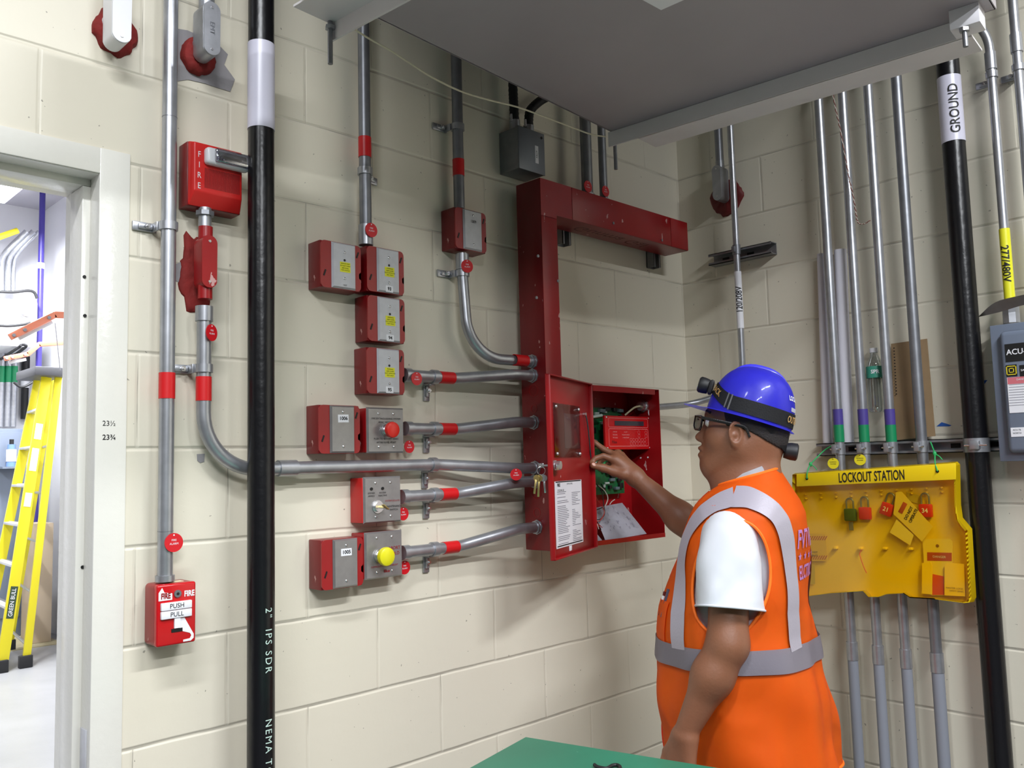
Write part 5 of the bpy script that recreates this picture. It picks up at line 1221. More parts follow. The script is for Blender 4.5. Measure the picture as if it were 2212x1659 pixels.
# white cabinet / transformer with wires
p, q = N_(-70, 636, 7.6), N_(80, 752, 7.6)
t = thing('wall_cabinet', 'white wall cabinet with a chrome latch in the next room', 'cabinet', ((p.x+q.x)/2, 8, q.z))
bm = new(); add_box(bm, (p.x, 7.6, q.z), (q.x, 8.39, p.z), .02); build('cabinet_body', bm, WHP, t)
l_ = N_(60, 678, 7.58); bm = new(); add_sphere(bm, l_, .06, 1.2, .5, .7, 16, 10); build('latch', bm, SCREW, t)
for nm, pp in (('upper', [(-5, 630), (30, 631), (60, 628), (74, 632), (80, 645)]), ('lower', [(-5, 703), (20, 704), (50, 701), (66, 697)]), ('looped', [(40, 765), (38, 752), (46, 745), (55, 750), (58, 765)])):
    P_ = [N_(a, b, 7.57) for a, b in pp]
    if nm == 'looped': P_[0].y = P_[-1].y = 8.39
    bm = new(); add_tube(bm, spline(P_, 6), .014, 10); tag(build('cable', bm, BLKR), nm+' black cable at the white cabinet in the next room', 'cable')
# copper bars
CU_ = mat('copper', (196, 118, 92), .4, .3)
for i, (a, b, c_, w_) in enumerate((((22, 728), (118, 680), (139, 681), .05), ((10, 775), (60, 765), (84, 744), .045))):
    yb = 5.2 if i == 0 else 7.3
    P_ = [N_(a[0], a[1], yb), N_(b[0], b[1], yb), N_(c_[0]+(8 if i == 0 else 0), c_[1], yb)]; P_.append(Vector((.188, P_[2].y, P_[2].z+.05))); t = thing('copper_bar', ('long copper ground bar slanting down beside the door jamb', 'smaller copper bar below the long one')[i], 'copper bar', P_[0])
    for j in range(3):
        v = P_[j+1]-P_[j]; bm = new(); add_obox(bm, (P_[j]+P_[j+1])/2, v.normalized(), Vector((0, 1, 0)), v.normalized().cross(Vector((0, 1, 0))), v.length+.01, .03, w_, .004); build('bar_section', bm, CU_, t)
    for f in (.06, .3, .85):
        q = P_[0].lerp(P_[1], f); bm = new(); add_cyl(bm, q+Vector((0, -.017, 0)), q+Vector((0, -.03, 0)), .013, 6); build('bolt', bm, GALVD, t)
    bm = new(); v = P_[1]-P_[0]; add_obox(bm, P_[0].lerp(P_[1], .6)+Vector((0, .04, -.045)), v.normalized(), Vector((0, 1, 0)), v.normalized().cross(Vector((0, 1, 0))), v.length*.75, .03, .03, .003); build('bracket', bm, AL, t)
# thin blue pipe
p = N_(90, 500, 7.75); bm = new()
t = thing('blue_pipe', 'thin dark blue pipe up the far wall of the next room', 'pipe', (p.x, 7.75, 0.012))
q = N_(84, 800, 7.75); add_tube(bm, [Vector((q.x, 7.75, .012)), Vector((p.x, 7.75, 4.5))], .028, 18); build('pipe', bm, mat('indigo pipe', (58, 48, 132), .4), t)
bm = new(); z_ = N_(84, 574, 7.75).z; add_ring(bm, (p.x-.0, 7.75, z_-.03), (p.x-.0, 7.75, z_+.03), .026, .008); build('pipe_clamp', bm, WHP, t)
# white and dark pipe behind ladder head
p = N_(55, 800, 8.35); t = thing('cable_joint', 'black and white cable joint hanging left of the ladder top', 'cable', (p.x, 8.35, N_(55, 905, 8.35).z))
for a, b, r, m_, nm in ((770, 803, .04, BLKR, 'upper_sheath'), (803, 838, .045, WHP, 'white_sleeve'), (838, 905, .035, BLKR, 'lower_sheath')):
    bm = new(); add_cyl(bm, Vector((p.x, 8.35, N_(55, b, 8.35).z)), Vector((p.x, 8.35, N_(55, a, 8.35).z)), r, 20); build(nm, bm, m_, t)
P_ = [N_(a, b, 7.7) for a, b in ((30, 826), (42, 835), (55, 834), (70, 826))]; bm = new(); add_tube(bm, spline(P_, 6), .012, 8); tag(build('cable', bm, BLKR), 'thin black cable curving under the white cable sleeve', 'cable')
# string down the wall above the ladder
P_ = [N_(119, 698, 5.18), N_(130, 800, 5.18)]; bm = new(); add_tube(bm, P_, .0035, 6); tag(build('hanging_string', bm, mat('grey cord', (140, 140, 145), .7)), 'thin grey cord hanging from the copper bar down to the ladder top', 'cord')

# ================================================================ green work table
TH = .985
q0, q1, q2 = Z(1135, 1591, TH), Z(1010, 1660, TH), Z(1545, 1661, TH)
ex = (q0-q1).normalized(); ey = (q0-q2).normalized(); ey = (ey-ex*ey.dot(ex)).normalized()
t = thing('work_table', 'green topped work table at the bottom edge in front of the worker', 'table', (q0.x-.6, q0.y-.35, 0))
cT = q0-ex*.6-ey*.36
GT = mat('green table top', (36, 128, 100), .38, var=.16, vs=5, chips=.27, chipc=(120, 176, 158))
bm = new(); add_obox(bm, cT-UZ*.017, ex, ey, UZ, 1.2, .72, .034, .003); build('table_top', bm, GT, t)
for a in (-1, 1):
    for b in (-1, 1):
        bm = new(); p = cT+ex*a*.54+ey*b*.31; add_box(bm, (p.x-.02, p.y-.02, 0), (p.x+.02, p.y+.02, TH-.034), .002); build('leg', bm, GALVD, t)
bm = new(); add_obox(bm, cT-UZ*.07, ex, ey, UZ, 1.08, .62, .05, .002); build('apron', bm, GALVD, t)
P_ = [Z(a, b, TH+.004) for a, b in ((1284, 1652), (1292, 1657), (1310, 1660), (1322, 1654), (1334, 1653), (1340, 1662), (1330, 1700))]
bm = new(); add_tube(bm, spline(P_, 6), .0035, 10); tag(build('cable', bm, BLKR), 'short black cable lying on the green table top', 'cable')
# ================================================================ the worker
# smooth union of limbs on a grid, turned into one skin by surface nets
def nets(g, org, h):
    s = g < 0; nx, ny, nz = g.shape
    cnt = np.zeros((nx-1, ny-1, nz-1), np.int8)
    for i in (0, 1):
        for j in (0, 1):
            for k in (0, 1): cnt += s[i:nx-1+i, j:ny-1+j, k:nz-1+k]
    act = np.argwhere((cnt > 0) & (cnt < 8)); idx = -np.ones(cnt.shape, np.int32); idx[tuple(act.T)] = np.arange(len(act))
    P = np.zeros((len(act), 3)); C = np.zeros(len(act)); a = act
    co = [(i, j, k) for i in (0, 1) for j in (0, 1) for k in (0, 1)]
    for p in range(8):
        for q in range(p+1, 8):
            A_, B_ = np.array(co[p]), np.array(co[q])
            if abs(A_-B_).sum() != 1: continue
            va = g[tuple((a+A_).T)].astype(float); vb = g[tuple((a+B_).T)].astype(float); m = (va < 0) != (vb < 0)
            t = np.where(m, va/np.where(m, va-vb, 1), 0)[:, None]; P += np.where(m[:, None], A_+(B_-A_)*t, 0); C += m
    V = (a+P/C[:, None])*h+np.array(org); Fs = []
    for ax in range(3):
        o1, o2 = [x for x in range(3) if x != ax]
        sl0 = [slice(1, -1)]*3; sl0[ax] = slice(0, -1); sl1 = [slice(1, -1)]*3; sl1[ax] = slice(1, None)
        e = np.argwhere(s[tuple(sl0)] != s[tuple(sl1)]); e = e+1; e[:, ax] -= 1
        up = s[tuple(e.T)]
        if (ax == 1): up = ~up
        def cell(d1, d2):
            q = e.copy(); q[:, o1] -= d1; q[:, o2] -= d2; return idx[tuple(q.T)]
        q = np.stack([cell(1, 1), cell(0, 1), cell(0, 0), cell(1, 0)], 1); q[~up] = q[~up][:, ::-1]; Fs.append(q)
    return V, np.concatenate(Fs)
class Field:
    def __init__(s, lo, hi, h): 
        s.lo = np.array(lo, float); s.h = h; s.n = np.ceil((np.array(hi)-s.lo)/h).astype(int)+1; s.g = np.full(s.n, .2, np.float32)
    def sub(s, lo, hi, m):
        a = np.maximum(((np.array(lo)-m-s.lo)/s.h).astype(int), 0); b = np.minimum(((np.array(hi)+m-s.lo)/s.h).astype(int)+2, s.n)
        sl = tuple(slice(x, y) for x, y in zip(a, b)); ax = [s.lo[i]+s.h*np.arange(a[i], b[i]) for i in range(3)]
        return sl, np.meshgrid(*ax, indexing='ij', sparse=True)
    def put(s, sl, d, k, op='u'):
        g = s.g[sl]; d = d.astype(np.float32)
        if op == 'u':
            hh = np.clip(.5+.5*(g-d)/k, 0, 1); s.g[sl] = g*(1-hh)+d*hh-k*hh*(1-hh)
        else:
            hh = np.clip(.5-.5*(g+d)/k, 0, 1); s.g[sl] = g*(1-hh)-d*hh+k*hh*(1-hh)
    def cap(s, a, b, ra, rb=None, k=.02, op='u'):
        a = np.array(a, float); b = np.array(b, float); rb = ra if rb is None else rb; r = max(ra, rb)
        sl, (x, y, z) = s.sub(np.minimum(a, b)-r, np.maximum(a, b)+r, .04)
        ba = b-a; L2 = max(ba@ba, 1e-9); t = np.clip(((x-a[0])*ba[0]+(y-a[1])*ba[1]+(z-a[2])*ba[2])/L2, 0, 1)
        d = np.sqrt((x-a[0]-ba[0]*t)**2+(y-a[1]-ba[1]*t)**2+(z-a[2]-ba[2]*t)**2)-(ra+(rb-ra)*t); s.put(sl, d, k, op)
    def ell(s, c, R, ax=None, k=.02, op='u'):
        c = np.array(c, float); m = max(R); sl, (x, y, z) = s.sub(c-m, c+m, .04)
        X = [x-c[0], y-c[1], z-c[2]]; A_ = ax if ax is not None else np.eye(3)
        q = [sum(A_[i][j]*X[j] for j in range(3)) for i in range(3)]
        k0 = np.sqrt(sum((q[i]/R[i])**2 for i in range(3))); k1 = np.sqrt(sum((q[i]/R[i]**2)**2 for i in range(3)))+1e-9
        s.put(sl, k0*(k0-1)/k1, k, op)
def net_obj(name, f, m, parent, smooth=2):
    V, Q = nets(f.g, f.lo, f.h); org = wloc(parent); me = bpy.data.meshes.new(name)
    me.from_pydata((V-np.array(org)).tolist(), [], Q.tolist()); me.materials.append(m); me.polygons.foreach_set('use_smooth', [True]*len(me.polygons))
    o = bpy.data.objects.new(name, me); COL.objects.link(o); o.parent = parent
    if smooth: md = o.modifiers.new('s', 'SMOOTH'); md.factor = .5; md.iterations = smooth
    return o

RH = Vector((CR.x, CR.y, 0)).normalized(); DH = Vector((_d.x, _d.y, 0)).normalized()
PHI = math.radians(27); FW = (-RH*math.cos(PHI)+DH*math.sin(PHI)).normalized(); LW = UZ.cross(FW)
ST = 2.2; T0 = S(1603, 1300, ST); base = Vector((T0.x, T0.y, 0))
wk = thing('person', 'worker in orange safety vest and blue hard hat reaching into the open red panel', 'person', base)
def skin_mat():
    m = mat('tanned skin', (130, 84, 60), .5, var=.12, vs=14, bump=.12, bs=160); b = m.node_tree.nodes['Principled BSDF']
    b.inputs['Subsurface Weight'].default_value = .08; b.inputs['Subsurface Radius'].default_value = (.02, .008, .004); return m
SKIN = skin_mat()
# --- head frame
HP = math.radians(11); PH = math.radians(13); hf0 = (-RH*math.cos(PH)+DH*math.sin(PH)).normalized()
HF = hf0*math.cos(HP)+UZ*math.sin(HP); HU = UZ*math.cos(HP)-hf0*math.sin(HP); HL = HU.cross(HF)
HC = S(1600, 905, 2.22); HAX = [list(HF), list(HL), list(HU)]
def hd(f, l, u): return HC+HF*f+HL*l+HU*u
lo = (base.x-.48, base.y-.32, .74); hi = (base.x+.33, base.y+.68, 1.84)
SL_, EL_, WL_ = S(1576, 1148, 2.05), S(1572, 1392, 1.985), S(1480, 1585, 1.985)
SR_ = T0+LW*-.175+FW*.05; SR_.z = SL_.z+.01; ER_, WR_ = A(1524, 1166, .43), A(1372, 1030, .235)
def head_prims(F, ears=True):
    F.ell(hd(-.020, 0, .005), (.098, .077, .103), HAX)
    F.ell(hd(-.035, 0, -.045), (.078, .068, .07), HAX, .03)
    F.ell(hd(.028, 0, -.055), (.056, .058, .085), HAX, .03)
    for s in (-1, 1):
        F.cap(hd(.0, s*.053, -.075), hd(.05, s*.022, -.127), .022, .016, .03)
        F.ell(hd(.05, s*.036, -.058), (.026, .022, .028), HAX, .025)
    F.ell(hd(.058, 0, -.126), (.019, .022, .017), HAX, .02)
    F.ell(hd(.056, 0, -.093), (.028, .030, .028), HAX, .018)
    F.cap(hd(.075, -.03, .0), hd(.075, .03, .0), .013, .013, .02)
    F.cap(hd(.076, 0, -.018), hd(.090, 0, -.058), .008, .010, .012); F.ell(hd(.094, 0, -.063), (.0115, .011, .010), HAX, .01)
    for s in (-1, 1): F.ell(hd(.083, s*.012, -.067), (.011, .008, .008), HAX, .006)
    F.ell(hd(.083, 0, -.090), (.012, .021, .0075), HAX, .004); F.ell(hd(.080, 0, -.1065), (.012, .019, .008), HAX, .004)
    F.ell(hd(.096, 0, -.098), (.010, .026, .0018), HAX, .003, 's')
    for s in (-1, 1): F.ell(hd(.084, s*.032, -.022), (.013, .017, .010), HAX, .012, 's'); F.ell(hd(.070, s*.031, -.023), (.013, .014, .011), HAX, .004)
    F.cap(hd(.03, 0, -.135), hd(-.005, 0, -.175), .038, .05, .04)
    F.cap(hd(-.035, 0, -.07), hd(-.050, 0, -.21), .067, .078, .03)
    F.cap(hd(-.075, -.02, -.125), hd(-.075, .02, -.125), .035, .035, .02)
    if ears:
        for s in (-1, 1):
            EA = [list((HF*.96+HU*-.25).normalized()), list((HL*.93*s-HF*.36).normalized()*1), list((HU*.96+HF*.25).normalized())]
            F.ell(hd(.006, s*.079, -.045), (.020, .010, .035), EA, .004)
            F.ell(hd(.010, s*.089, -.040), (.0125, .009, .023), EA, .003, 's')
            F.ell(hd(.010, s*.079, -.045), (.006, .006, .007), EA, .004)
            F.ell(hd(.004, s*.076, -.070), (.009, .006, .009), EA, .006)
F = Field(lo, hi, .0034)
# trunk, hips, legs
F.cap(base+UZ*.95-LW*.06, base+UZ*.95+LW*.06, .12, .12, .05); F.cap(base+UZ*.95+FW*.01, base+UZ*1.2+FW*.02, .125, .13, .06)
F.cap(base+UZ*1.30-LW*.09, base+UZ*1.30+LW*.09, .10, .10, .06)
F.cap(Vector(SL_)-LW*.02, base+UZ*(SL_.z-.015), .042, .07, .05); F.cap(SR_, base+UZ*(SL_.z-.01), .055, .07, .05)
LEG = []
for s in (-1, 1):
    h_ = base+LW*s*.095+UZ*.88; k_ = base+LW*s*.11+FW*.02+UZ*.49; a_ = base+LW*s*.12-FW*.03+UZ*.09; LEG.append((h_, k_, a_))
    F.cap(h_+UZ*.02, h_-UZ*.04, .075, .07, .04)
head_prims(F)
F.cap(hd(-.050, 0, -.19), base+UZ*(SL_.z-.04), .075, .10, .04)
# left arm hanging
F.cap(SL_-UZ*.01, EL_, .045, .046, .03); F.cap(EL_, EL_.lerp(WL_, .35), .045, .0445, .02); F.cap(EL_.lerp(WL_, .35), WL_, .0435, .026, .03)
hdL = (WL_-EL_).normalized(); hL = (hdL*.5+Vector((0, 0, -1))*.8).normalized(); sdL = (FW*.7-LW*.3); sdL = (sdL-hL*sdL.dot(hL)).normalized(); nL = hL.cross(sdL)
for i in range(4):
    o_ = (i-1.5)*.019; m_ = WL_+hL*.085-sdL*o_; F.cap(WL_+hL*.01-sdL*o_*.5, m_, .019, .0135, .015)
    L_ = (.04, .045, .042, .033)[i]; p1 = m_+hL*L_*.95-nL*.006; p2 = p1+hL*L_*.55-nL*.018; p3 = p2+hL*L_*.2-nL*.02
    F.cap(m_, p1, .0098, .009, .004); F.cap(p1, p2, .009, .008, .003); F.cap(p2, p3, .008, .007, .003)
F.cap(WL_+hL*.02+sdL*.02, WL_+hL*.055+sdL*.043, .014, .0115, .012); F.cap(WL_+hL*.055+sdL*.043, WL_+hL*.095+sdL*.047-nL*.008, .0108, .0085, .004)
# right arm reaching into the panel
F.cap(SR_, ER_, .052, .046, .03); F.cap(ER_, ER_.lerp(WR_, .35), .045, .041, .02); F.cap(ER_.lerp(WR_, .35), WR_, .041, .0245, .03)
M1, M2, M3, M4 = A(1329, 994, .190), A(1330, 984, .180), A(1335, 980, .163), A(1342, 984, .150)
for m_, r_ in ((M1, .015), (M2, .0145), (M3, .014), (M4, .013)): F.cap(WR_, m_, .022, r_, .016)
F.cap(A(1350, 1012, .20), A(1336, 1000, .19), .02, .016, .016)
def finger(pts, rs, k=.003):
    for i in range(len(pts)-1): F.cap(pts[i], pts[i+1], rs[i], rs[i+1], .006 if i == 0 else k)
finger([M1, A(1303, 985, .165), A(1287, 990, .150), A(1277, 999, .142)], [.0115, .0092, .0085, .0074])
finger([M2, A(1303, 970, .145), A(1287, 958, .125), A(1272, 946, .105)], [.0112, .0094, .0085, .0072])
finger([M3, A(1315, 982, .125), A(1300, 994, .118), A(1292, 1003, .125)], [.011, .0092, .0085, .0074])
finger([M4, A(1326, 992, .118), A(1314, 1003, .116), A(1306, 1008, .122)], [.0100, .0082, .0076, .0068])
TH_ = [A(1348, 1024, .215), A(1326, 1018, .188), A(1303, 1011, .168), A(1281, 1006, .155)]
finger(TH_, [.019, .0135, .0112, .0092], .01)
body = net_obj('body', F, SKIN, wk, 2)
# thumb nail
nv = (CP-TH_[3]).normalized(); td = (TH_[3]-TH_[2]).normalized(); nn = (nv*.8+UZ*.6); nn = (nn-td*nn.dot(td)).normalized(); bm = new(); add_sphere(bm, TH_[3]+nn*.0062, .0062, 1, 1, 1, 14, 8)
for v in bm.verts:
    q = v.co-(TH_[3]+nn*.0062); v.co = TH_[3]+nn*.0066+td*q.dot(td)*1.25+nn*q.dot(nn)*.45+(q-td*q.dot(td)-nn*q.dot(nn))
build('thumb_nail', bm, mat('nail', (206, 160, 146), .3), wk)
# hair: same skull, a little thicker, cut along the hairline
G = Field(HC-Vector((.2, .2, .2)), HC+Vector((.2, .2, .2)), .0035); head_prims(G, False)
ax = [G.lo[i]+G.h*np.arange(G.n[i]) for i in range(3)]; X, Y, Zz = np.meshgrid(*ax, indexing='ij', sparse=True)
ff = (X-HC.x)*HF.x+(Y-HC.y)*HF.y+(Zz-HC.z)*HF.z; ll = np.abs((X-HC.x)*HL.x+(Y-HC.y)*HL.y+(Zz-HC.z)*HL.z); uu = (X-HC.x)*HU.x+(Y-HC.y)*HU.y+(Zz-HC.z)*HU.z
line = np.where(ff < -.02, -.03+(ff+.02)*.38, np.where(ff < .035, -.03+(ff+.02)*.1, -.02+(ff-.035)*3.0))
G.g = np.maximum(G.g-.0035, (line-uu)*.8).astype(np.float32); net_obj('hair', G, mat('cropped black hair', (30, 24, 24), .8, bump=.6, bs=260), wk, 2)
EYW, EYD = mat('eye white', (220, 212, 205), .2), mat('iris', (30, 18, 12), .2)
for s in (-1, 1):
    bm = new(); add_sphere(bm, hd(.0755, s*.031, -.023), .0112); e_ = build('eye', bm, EYW, wk); bm = new(); add_disc(bm, hd(.0862, s*.031, -.023), HF, .0052, .001, 16); build('iris', bm, EYD, e_)
    bm = new(); add_tube(bm, spline([hd(.083, s*.014, .0), hd(.086, s*.03, .006), hd(.076, s*.046, .002)], 6), .0035, 8); build('eyebrow', bm, MATS['cropped black hair'], wk)
# glasses
GF = mat('dark glasses frame', (18, 17, 18), .3)
gl = None
bm = new(); add_tube(bm, [hd(.104, -.012, -.018), hd(.106, 0, -.016), hd(.104, .012, -.018)], .0018, 8); gl = build('glasses', bm, GF, wk)
for s in (-1, 1):
    c_ = [hd(.104-.010*((l-.036)/.026), s*l, u) for l, u in ((.012, -.010), (.060, -.010), (.060, -.036), (.052, -.044), (.022, -.044), (.012, -.034))]
    bm = new(); add_tube(bm, fillet(c_+[c_[0]+(c_[1]-c_[0])*.02], .006, 4)+[c_[0]], .0016, 8); rm_ = build('lens_rim', bm, GF, gl)
    bm = new(); add_poly(bm, c_, HF, .0012); build('lens', bm, glassy('spectacle lens', (235, 238, 238), .12, .03), gl)
    bm = new(); pts = spline([hd(.096, s*.062, -.014), hd(.06, s*.078, -.017), hd(.015, s*.084, -.020), hd(-.012, s*.084, -.024), hd(-.026, s*.082, -.045)], 8)
    for i in range(len(pts)-1): add_obox(bm, (pts[i]+pts[i+1])/2, (pts[i+1]-pts[i]).normalized(), HL, (pts[i+1]-pts[i]).normalized().cross(HL), (pts[i+1]-pts[i]).length*1.1, .003, .0085-.003*i/len(pts), .0006)
    build('temple_arm', bm, GF, gl)
# --- hard hat
KP = math.radians(19); kf = hf0*math.cos(KP)+UZ*math.sin(KP); ku = UZ*math.cos(KP)-hf0*math.sin(KP); kl = ku.cross(kf); KC = S(1617, 906, 2.22)
AXF, AXB, AXL, AXH = .108, .108, .097, .134
def dome(a, t, off=0.):
    """a: angle from the front, t: 0 at the rim, 1 on top"""
    e = t*PI/2; c = math.cos(e)**.76; s = math.sin(e)**.9 if t > 0 else 0
    return KC+kf*(math.cos(a)*(AXF+off)*c)+kl*(math.sin(a)*(AXL+off)*c)+ku*(s*(AXH+off)*(1+.02*math.cos(a*2)*0))
bm = new(); NA, NT = 64, 20; rows = []
def rimring(ex, dz):
    r = []
    for k in range(NA):
        a = k*2*PI/NA; b_ = max(0, math.cos(a)); peak = .05*b_**1.5
        p = dome(a, 0); o_ = (kf*math.cos(a)/1.0+kl*math.sin(a)).normalized(); r.append(bm.verts.new(p+o_*(ex+peak*(ex/.009 if ex > 0 else 0))-ku*(dz+peak*.10*(1 if ex > 0 else 0))))
    return r
rows.append(rimring(.009, .0035)); rows.append(rimring(.0045, .0012)) ; 
for j in range(NT):
    t = j/NT; rows.append([bm.verts.new(dome(k*2*PI/NA, t)) for k in range(NA)])
top = bm.verts.new(dome(0, 1)); 
for i in range(len(rows)-1):
    for k in range(NA): bm.faces.new((rows[i][k], rows[i][(k+1) % NA], rows[i+1][(k+1) % NA], rows[i+1][k]))
for k in range(NA): bm.faces.new((rows[-1][k], rows[-1][(k+1) % NA], top))
bmesh.ops.solidify(bm, geom=bm.faces[:], thickness=.0025)
hat = build('hard_hat', bm, mat('blue helmet', (64, 62, 232), .38, coat=.3), wk)
bm = new()                                                     # low crown ridge
for j in range(1): add_tube(bm, [dome(0 if t < 1 else PI, t if t < 1 else 2-t, -.004) for t in [i*.06+.62 for i in range(13)]], [.004+.008*math.sin(PI*i/12) for i in range(13)], 14)
build('crown_ridge', bm, MATS['blue helmet'], hat)
def hstrip(f, n0, n1, w_, off, m, nm, par, n=40):
    bm = new(); A0, A1 = [], []
    for i in range(n+1):
        a = n0+(n1-n0)*i/n; t = f(a); A0.append(bm.verts.new(dome(a, max(t-w_/2, 0.004), off))); A1.append(bm.verts.new(dome(a, t+w_/2, off)))
    for i in range(n): bm.faces.new((A0[i], A0[i+1], A1[i+1], A1[i]))
    bmesh.ops.solidify(bm, geom=bm.faces[:], thickness=.0012); return build(nm, bm, m, par)
def bandt(a):
    a = abs((a+PI) % (2*PI)-PI); x = max(0, 1-a/math.radians(66)); return .095+.15*(x*x*(3-2*x))
LS = hstrip(bandt, -PI, PI, .155, .0022, mat('black webbing', (44, 44, 48), .7, bump=.3, bs=300), 'lamp_strap', hat, 90)
def onhat(a0, t0, off=.0045):
    def f(u, v):
        a = a0+u/.105; return dome(a, t0+(bandt(a)-bandt(a0) if False else 0)+v/.17, off)
    return f
GOLD = mat('gold print', (190, 150, 90), .5)
def onstrap(a0, off=.0045):
    def f(u, v): a = a0+u/.108; return dome(a, bandt(a)+v/.17, off)
    return f
text(LS, 'OUTBACK', .017, GOLD, None, None, None, fn=onstrap(math.radians(163)), bold=.0003)
text(LS, 'OUTBACK', .017, GOLD, None, None, None, fn=onstrap(math.radians(18)), bold=.0003)
text(hat, 'LOCAL', .016, WHT, None, None, None, fn=onhat(math.radians(158), .36, .0012), bold=.0005)
hstrip(lambda a: .22, math.radians(150), math.radians(176), .05, .0012, WHT, 'white_stripe', hat, 8)
for a in (52, 58):
    hstrip(lambda x: bandt(x), math.radians(a), math.radians(a+2.2), .17, .0035, GALV, 'strap_buckle', hat, 2)
p = dome(0, .22, .004); bm = new(); add_obox(bm, p+kf*.006, kf, kl, ku, .012, .06, .038, .006); hl_ = build('headlamp', bm, BLKR, hat)
bm = new(); q = p+kf*.012; add_tube(bm, [q, q+kf*.012, q+kf*.022, q+kf*.026], [.019, .021, .021, .018], 26); build('lamp_head', bm, BLKR, hat)
bm = new(); add_disc(bm, q+kf*.0262, kf, .016, .002, 24); build('lamp_lens', bm, glassy('lamp lens', (220, 220, 220), .3), hat)
# ratchet strap behind the head with its knob
bm = new(); R0, R1_ = [], []
for i in range(25):
    a = math.radians(98+(262-98)*i/24); x = math.sin((i/24)*PI); f_, l_ = math.cos(a)*.100-.022, math.sin(a)*.084
    u0_, u1_ = .005-.078*x, .035-.078*x; R0.append(bm.verts.new(hd(f_, l_, u0_))); R1_.append(bm.verts.new(hd(f_, l_, u1_)))
for i in range(24): bm.faces.new((R0[i], R0[i+1], R1_[i+1], R1_[i]))
bmesh.ops.solidify(bm, geom=bm.faces[:], thickness=.0025); rs_ = build('nape_strap', bm, mat('dark strap', (28, 28, 32), .5), hat)
kb = hd(-.122, 0, -.062); bm = new(); add_tube(bm, [kb+HF*.006, kb-HF*.01, kb-HF*.024, kb-HF*.027], [.019, .022, .022, .018], 20); build('ratchet_knob', bm, MATS['dark strap'], hat)

# --- clothing: rings round the trunk, measured row by row
ROWS = [(1032, 1618, .078, .072, .080), (1046, 1618, .092, .085, .110), (1064, 1617, .108, .103, .140), (1084, 1616, .125, .122, .168), (1110, 1614, .135, .140, .188), (1150, 1609, .145, .150, .200), (1200, 1604, .158, .158, .206),
        (1250, 1598, .172, .166, .210), (1300, 1592, .182, .172, .213), (1350, 1592, .194, .182, .216), (1400, 1596, .202, .194, .222), (1500, 1607, .208, .205, .230), (1600, 1620, .212, .215, .238), (1660, 1627, .214, .218, .242)]
TAB = []
for y, mx_, af, ab, b in ROWS:
    c = S(mx_, y, ST); TAB.append((c.z, c.x, c.y, af*.955, ab*.955, b))
TAB.sort()
TZs = np.array([t[0] for t in TAB])
def row(z): return [float(np.interp(z, TZs, [t[i] for t in TAB])) for i in range(1, 6)]
ZT, ZB_ = TAB[-1][0], TAB[0][0]
def loft(th, z, off=0., fold=True):
    cx, cy, af, ab, b = row(z); ct, st = math.cos(th), math.sin(th); n = 2.25
    # round off between front and back depth
    wgt = .5+.5*ct; a = ab+(af-ab)*(wgt*wgt*(3-2*wgt))
    r = 1/((abs(ct)/a)**n+(abs(st)/b)**n)**(1/n)
    f = 0
    if fold:
        g = min(1, max(0, (1.25-z)/.35)); f = .006*g*math.sin(th*7+z*9)+.004*g*math.sin(th*13-z*14)+.0035*math.sin(z*31+th*3)*min(1, max(0, (1.46-z)/.1))
    top = max(0, (z-(ZT-.10))/.10); zz = z - ct*.022*top*top
    hem = max(0, (ZB_+.10-z)/.10)
    return Vector((cx, cy, 0))+(FW*ct+LW*st)*(r+off+f)+UZ*zz
AHC, AHW, AHZ, AHH = math.radians(96), math.radians(25), 1.295, .132
def inhole(th, z, grow=1.):
    t = (th+PI) % (2*PI)-PI; return ((abs(t)-AHC)/(AHW*grow))**2+((z-AHZ)/(AHH*grow))**2 < 1
def cloth(name, off, th0, th1, zf0, zf1, nt, nz, m, parent, hole=False, thick=.003, fold=True, gap=None, keep=None):
    bm = new(); V = {}
    closed = abs(th1-th0-2*PI) < 1e-6
    for i in range(nt + (0 if closed else 1)):
        th = th0+(th1-th0)*i/nt
        for j in range(nz+1):
            a, b = zf0(th), zf1(th); z = a+(b-a)*j/nz; V[i, j] = (th, z)
    if hole:                                      # drop points inside the armholes, snap the edge onto the curve
        dead = {k for k, (th, z) in V.items() if inhole(th, z)}
        for k in list(V):
            if k in dead: continue
            th, z = V[k]; i, j = k; near = any(((i+a) % nt if closed else i+a, j+b) in dead for a in (-1, 0, 1) for b in (-1, 0, 1))
            if near:
                t = (th+PI) % (2*PI)-PI; s = 1 if t > 0 else -1; dx, dy = (abs(t)-AHC)/AHW, (z-AHZ)/AHH; r = math.hypot(dx, dy)
                V[k] = (s*(AHC+dx/r*AHW), AHZ+dy/r*AHH)
        for k in dead: V.pop(k)
    B_ = {k: bm.verts.new(loft(th, z, off, fold)) for k, (th, z) in V.items()}
    for i in range(nt):
        for j in range(nz):
            ks = [(i, j), ((i+1) % nt if closed else i+1, j), ((i+1) % nt if closed else i+1, j+1), (i, j+1)]
            if all(k in B_ for k in ks) and not (keep and not keep(th0+(th1-th0)*(i+.5)/nt, j/nz)): bm.faces.new([B_[k] for k in ks])
    bmesh.ops.solidify(bm, geom=bm.faces[:], thickness=-thick)
    return build(name, bm, m, parent)
ORN = mat('orange hi-vis mesh', (255, 112, 8), .62, bump=.45, bs=6)
SIL = mat('silver reflective tape', (166, 160, 172), .45, .15, bump=.1, bs=200)
def hemz(th):
    t = (th+PI) % (2*PI)-PI; c_ = abs(abs(t)-math.radians(99)); return ZB_+.012+.045*max(0, 1-c_/.22)**1.2-.008*math.cos(t)
topz = lambda th: ZT
vest = cloth('safety_vest', .006, -PI, PI, hemz, topz, 150, 96, ORN, wk, True)
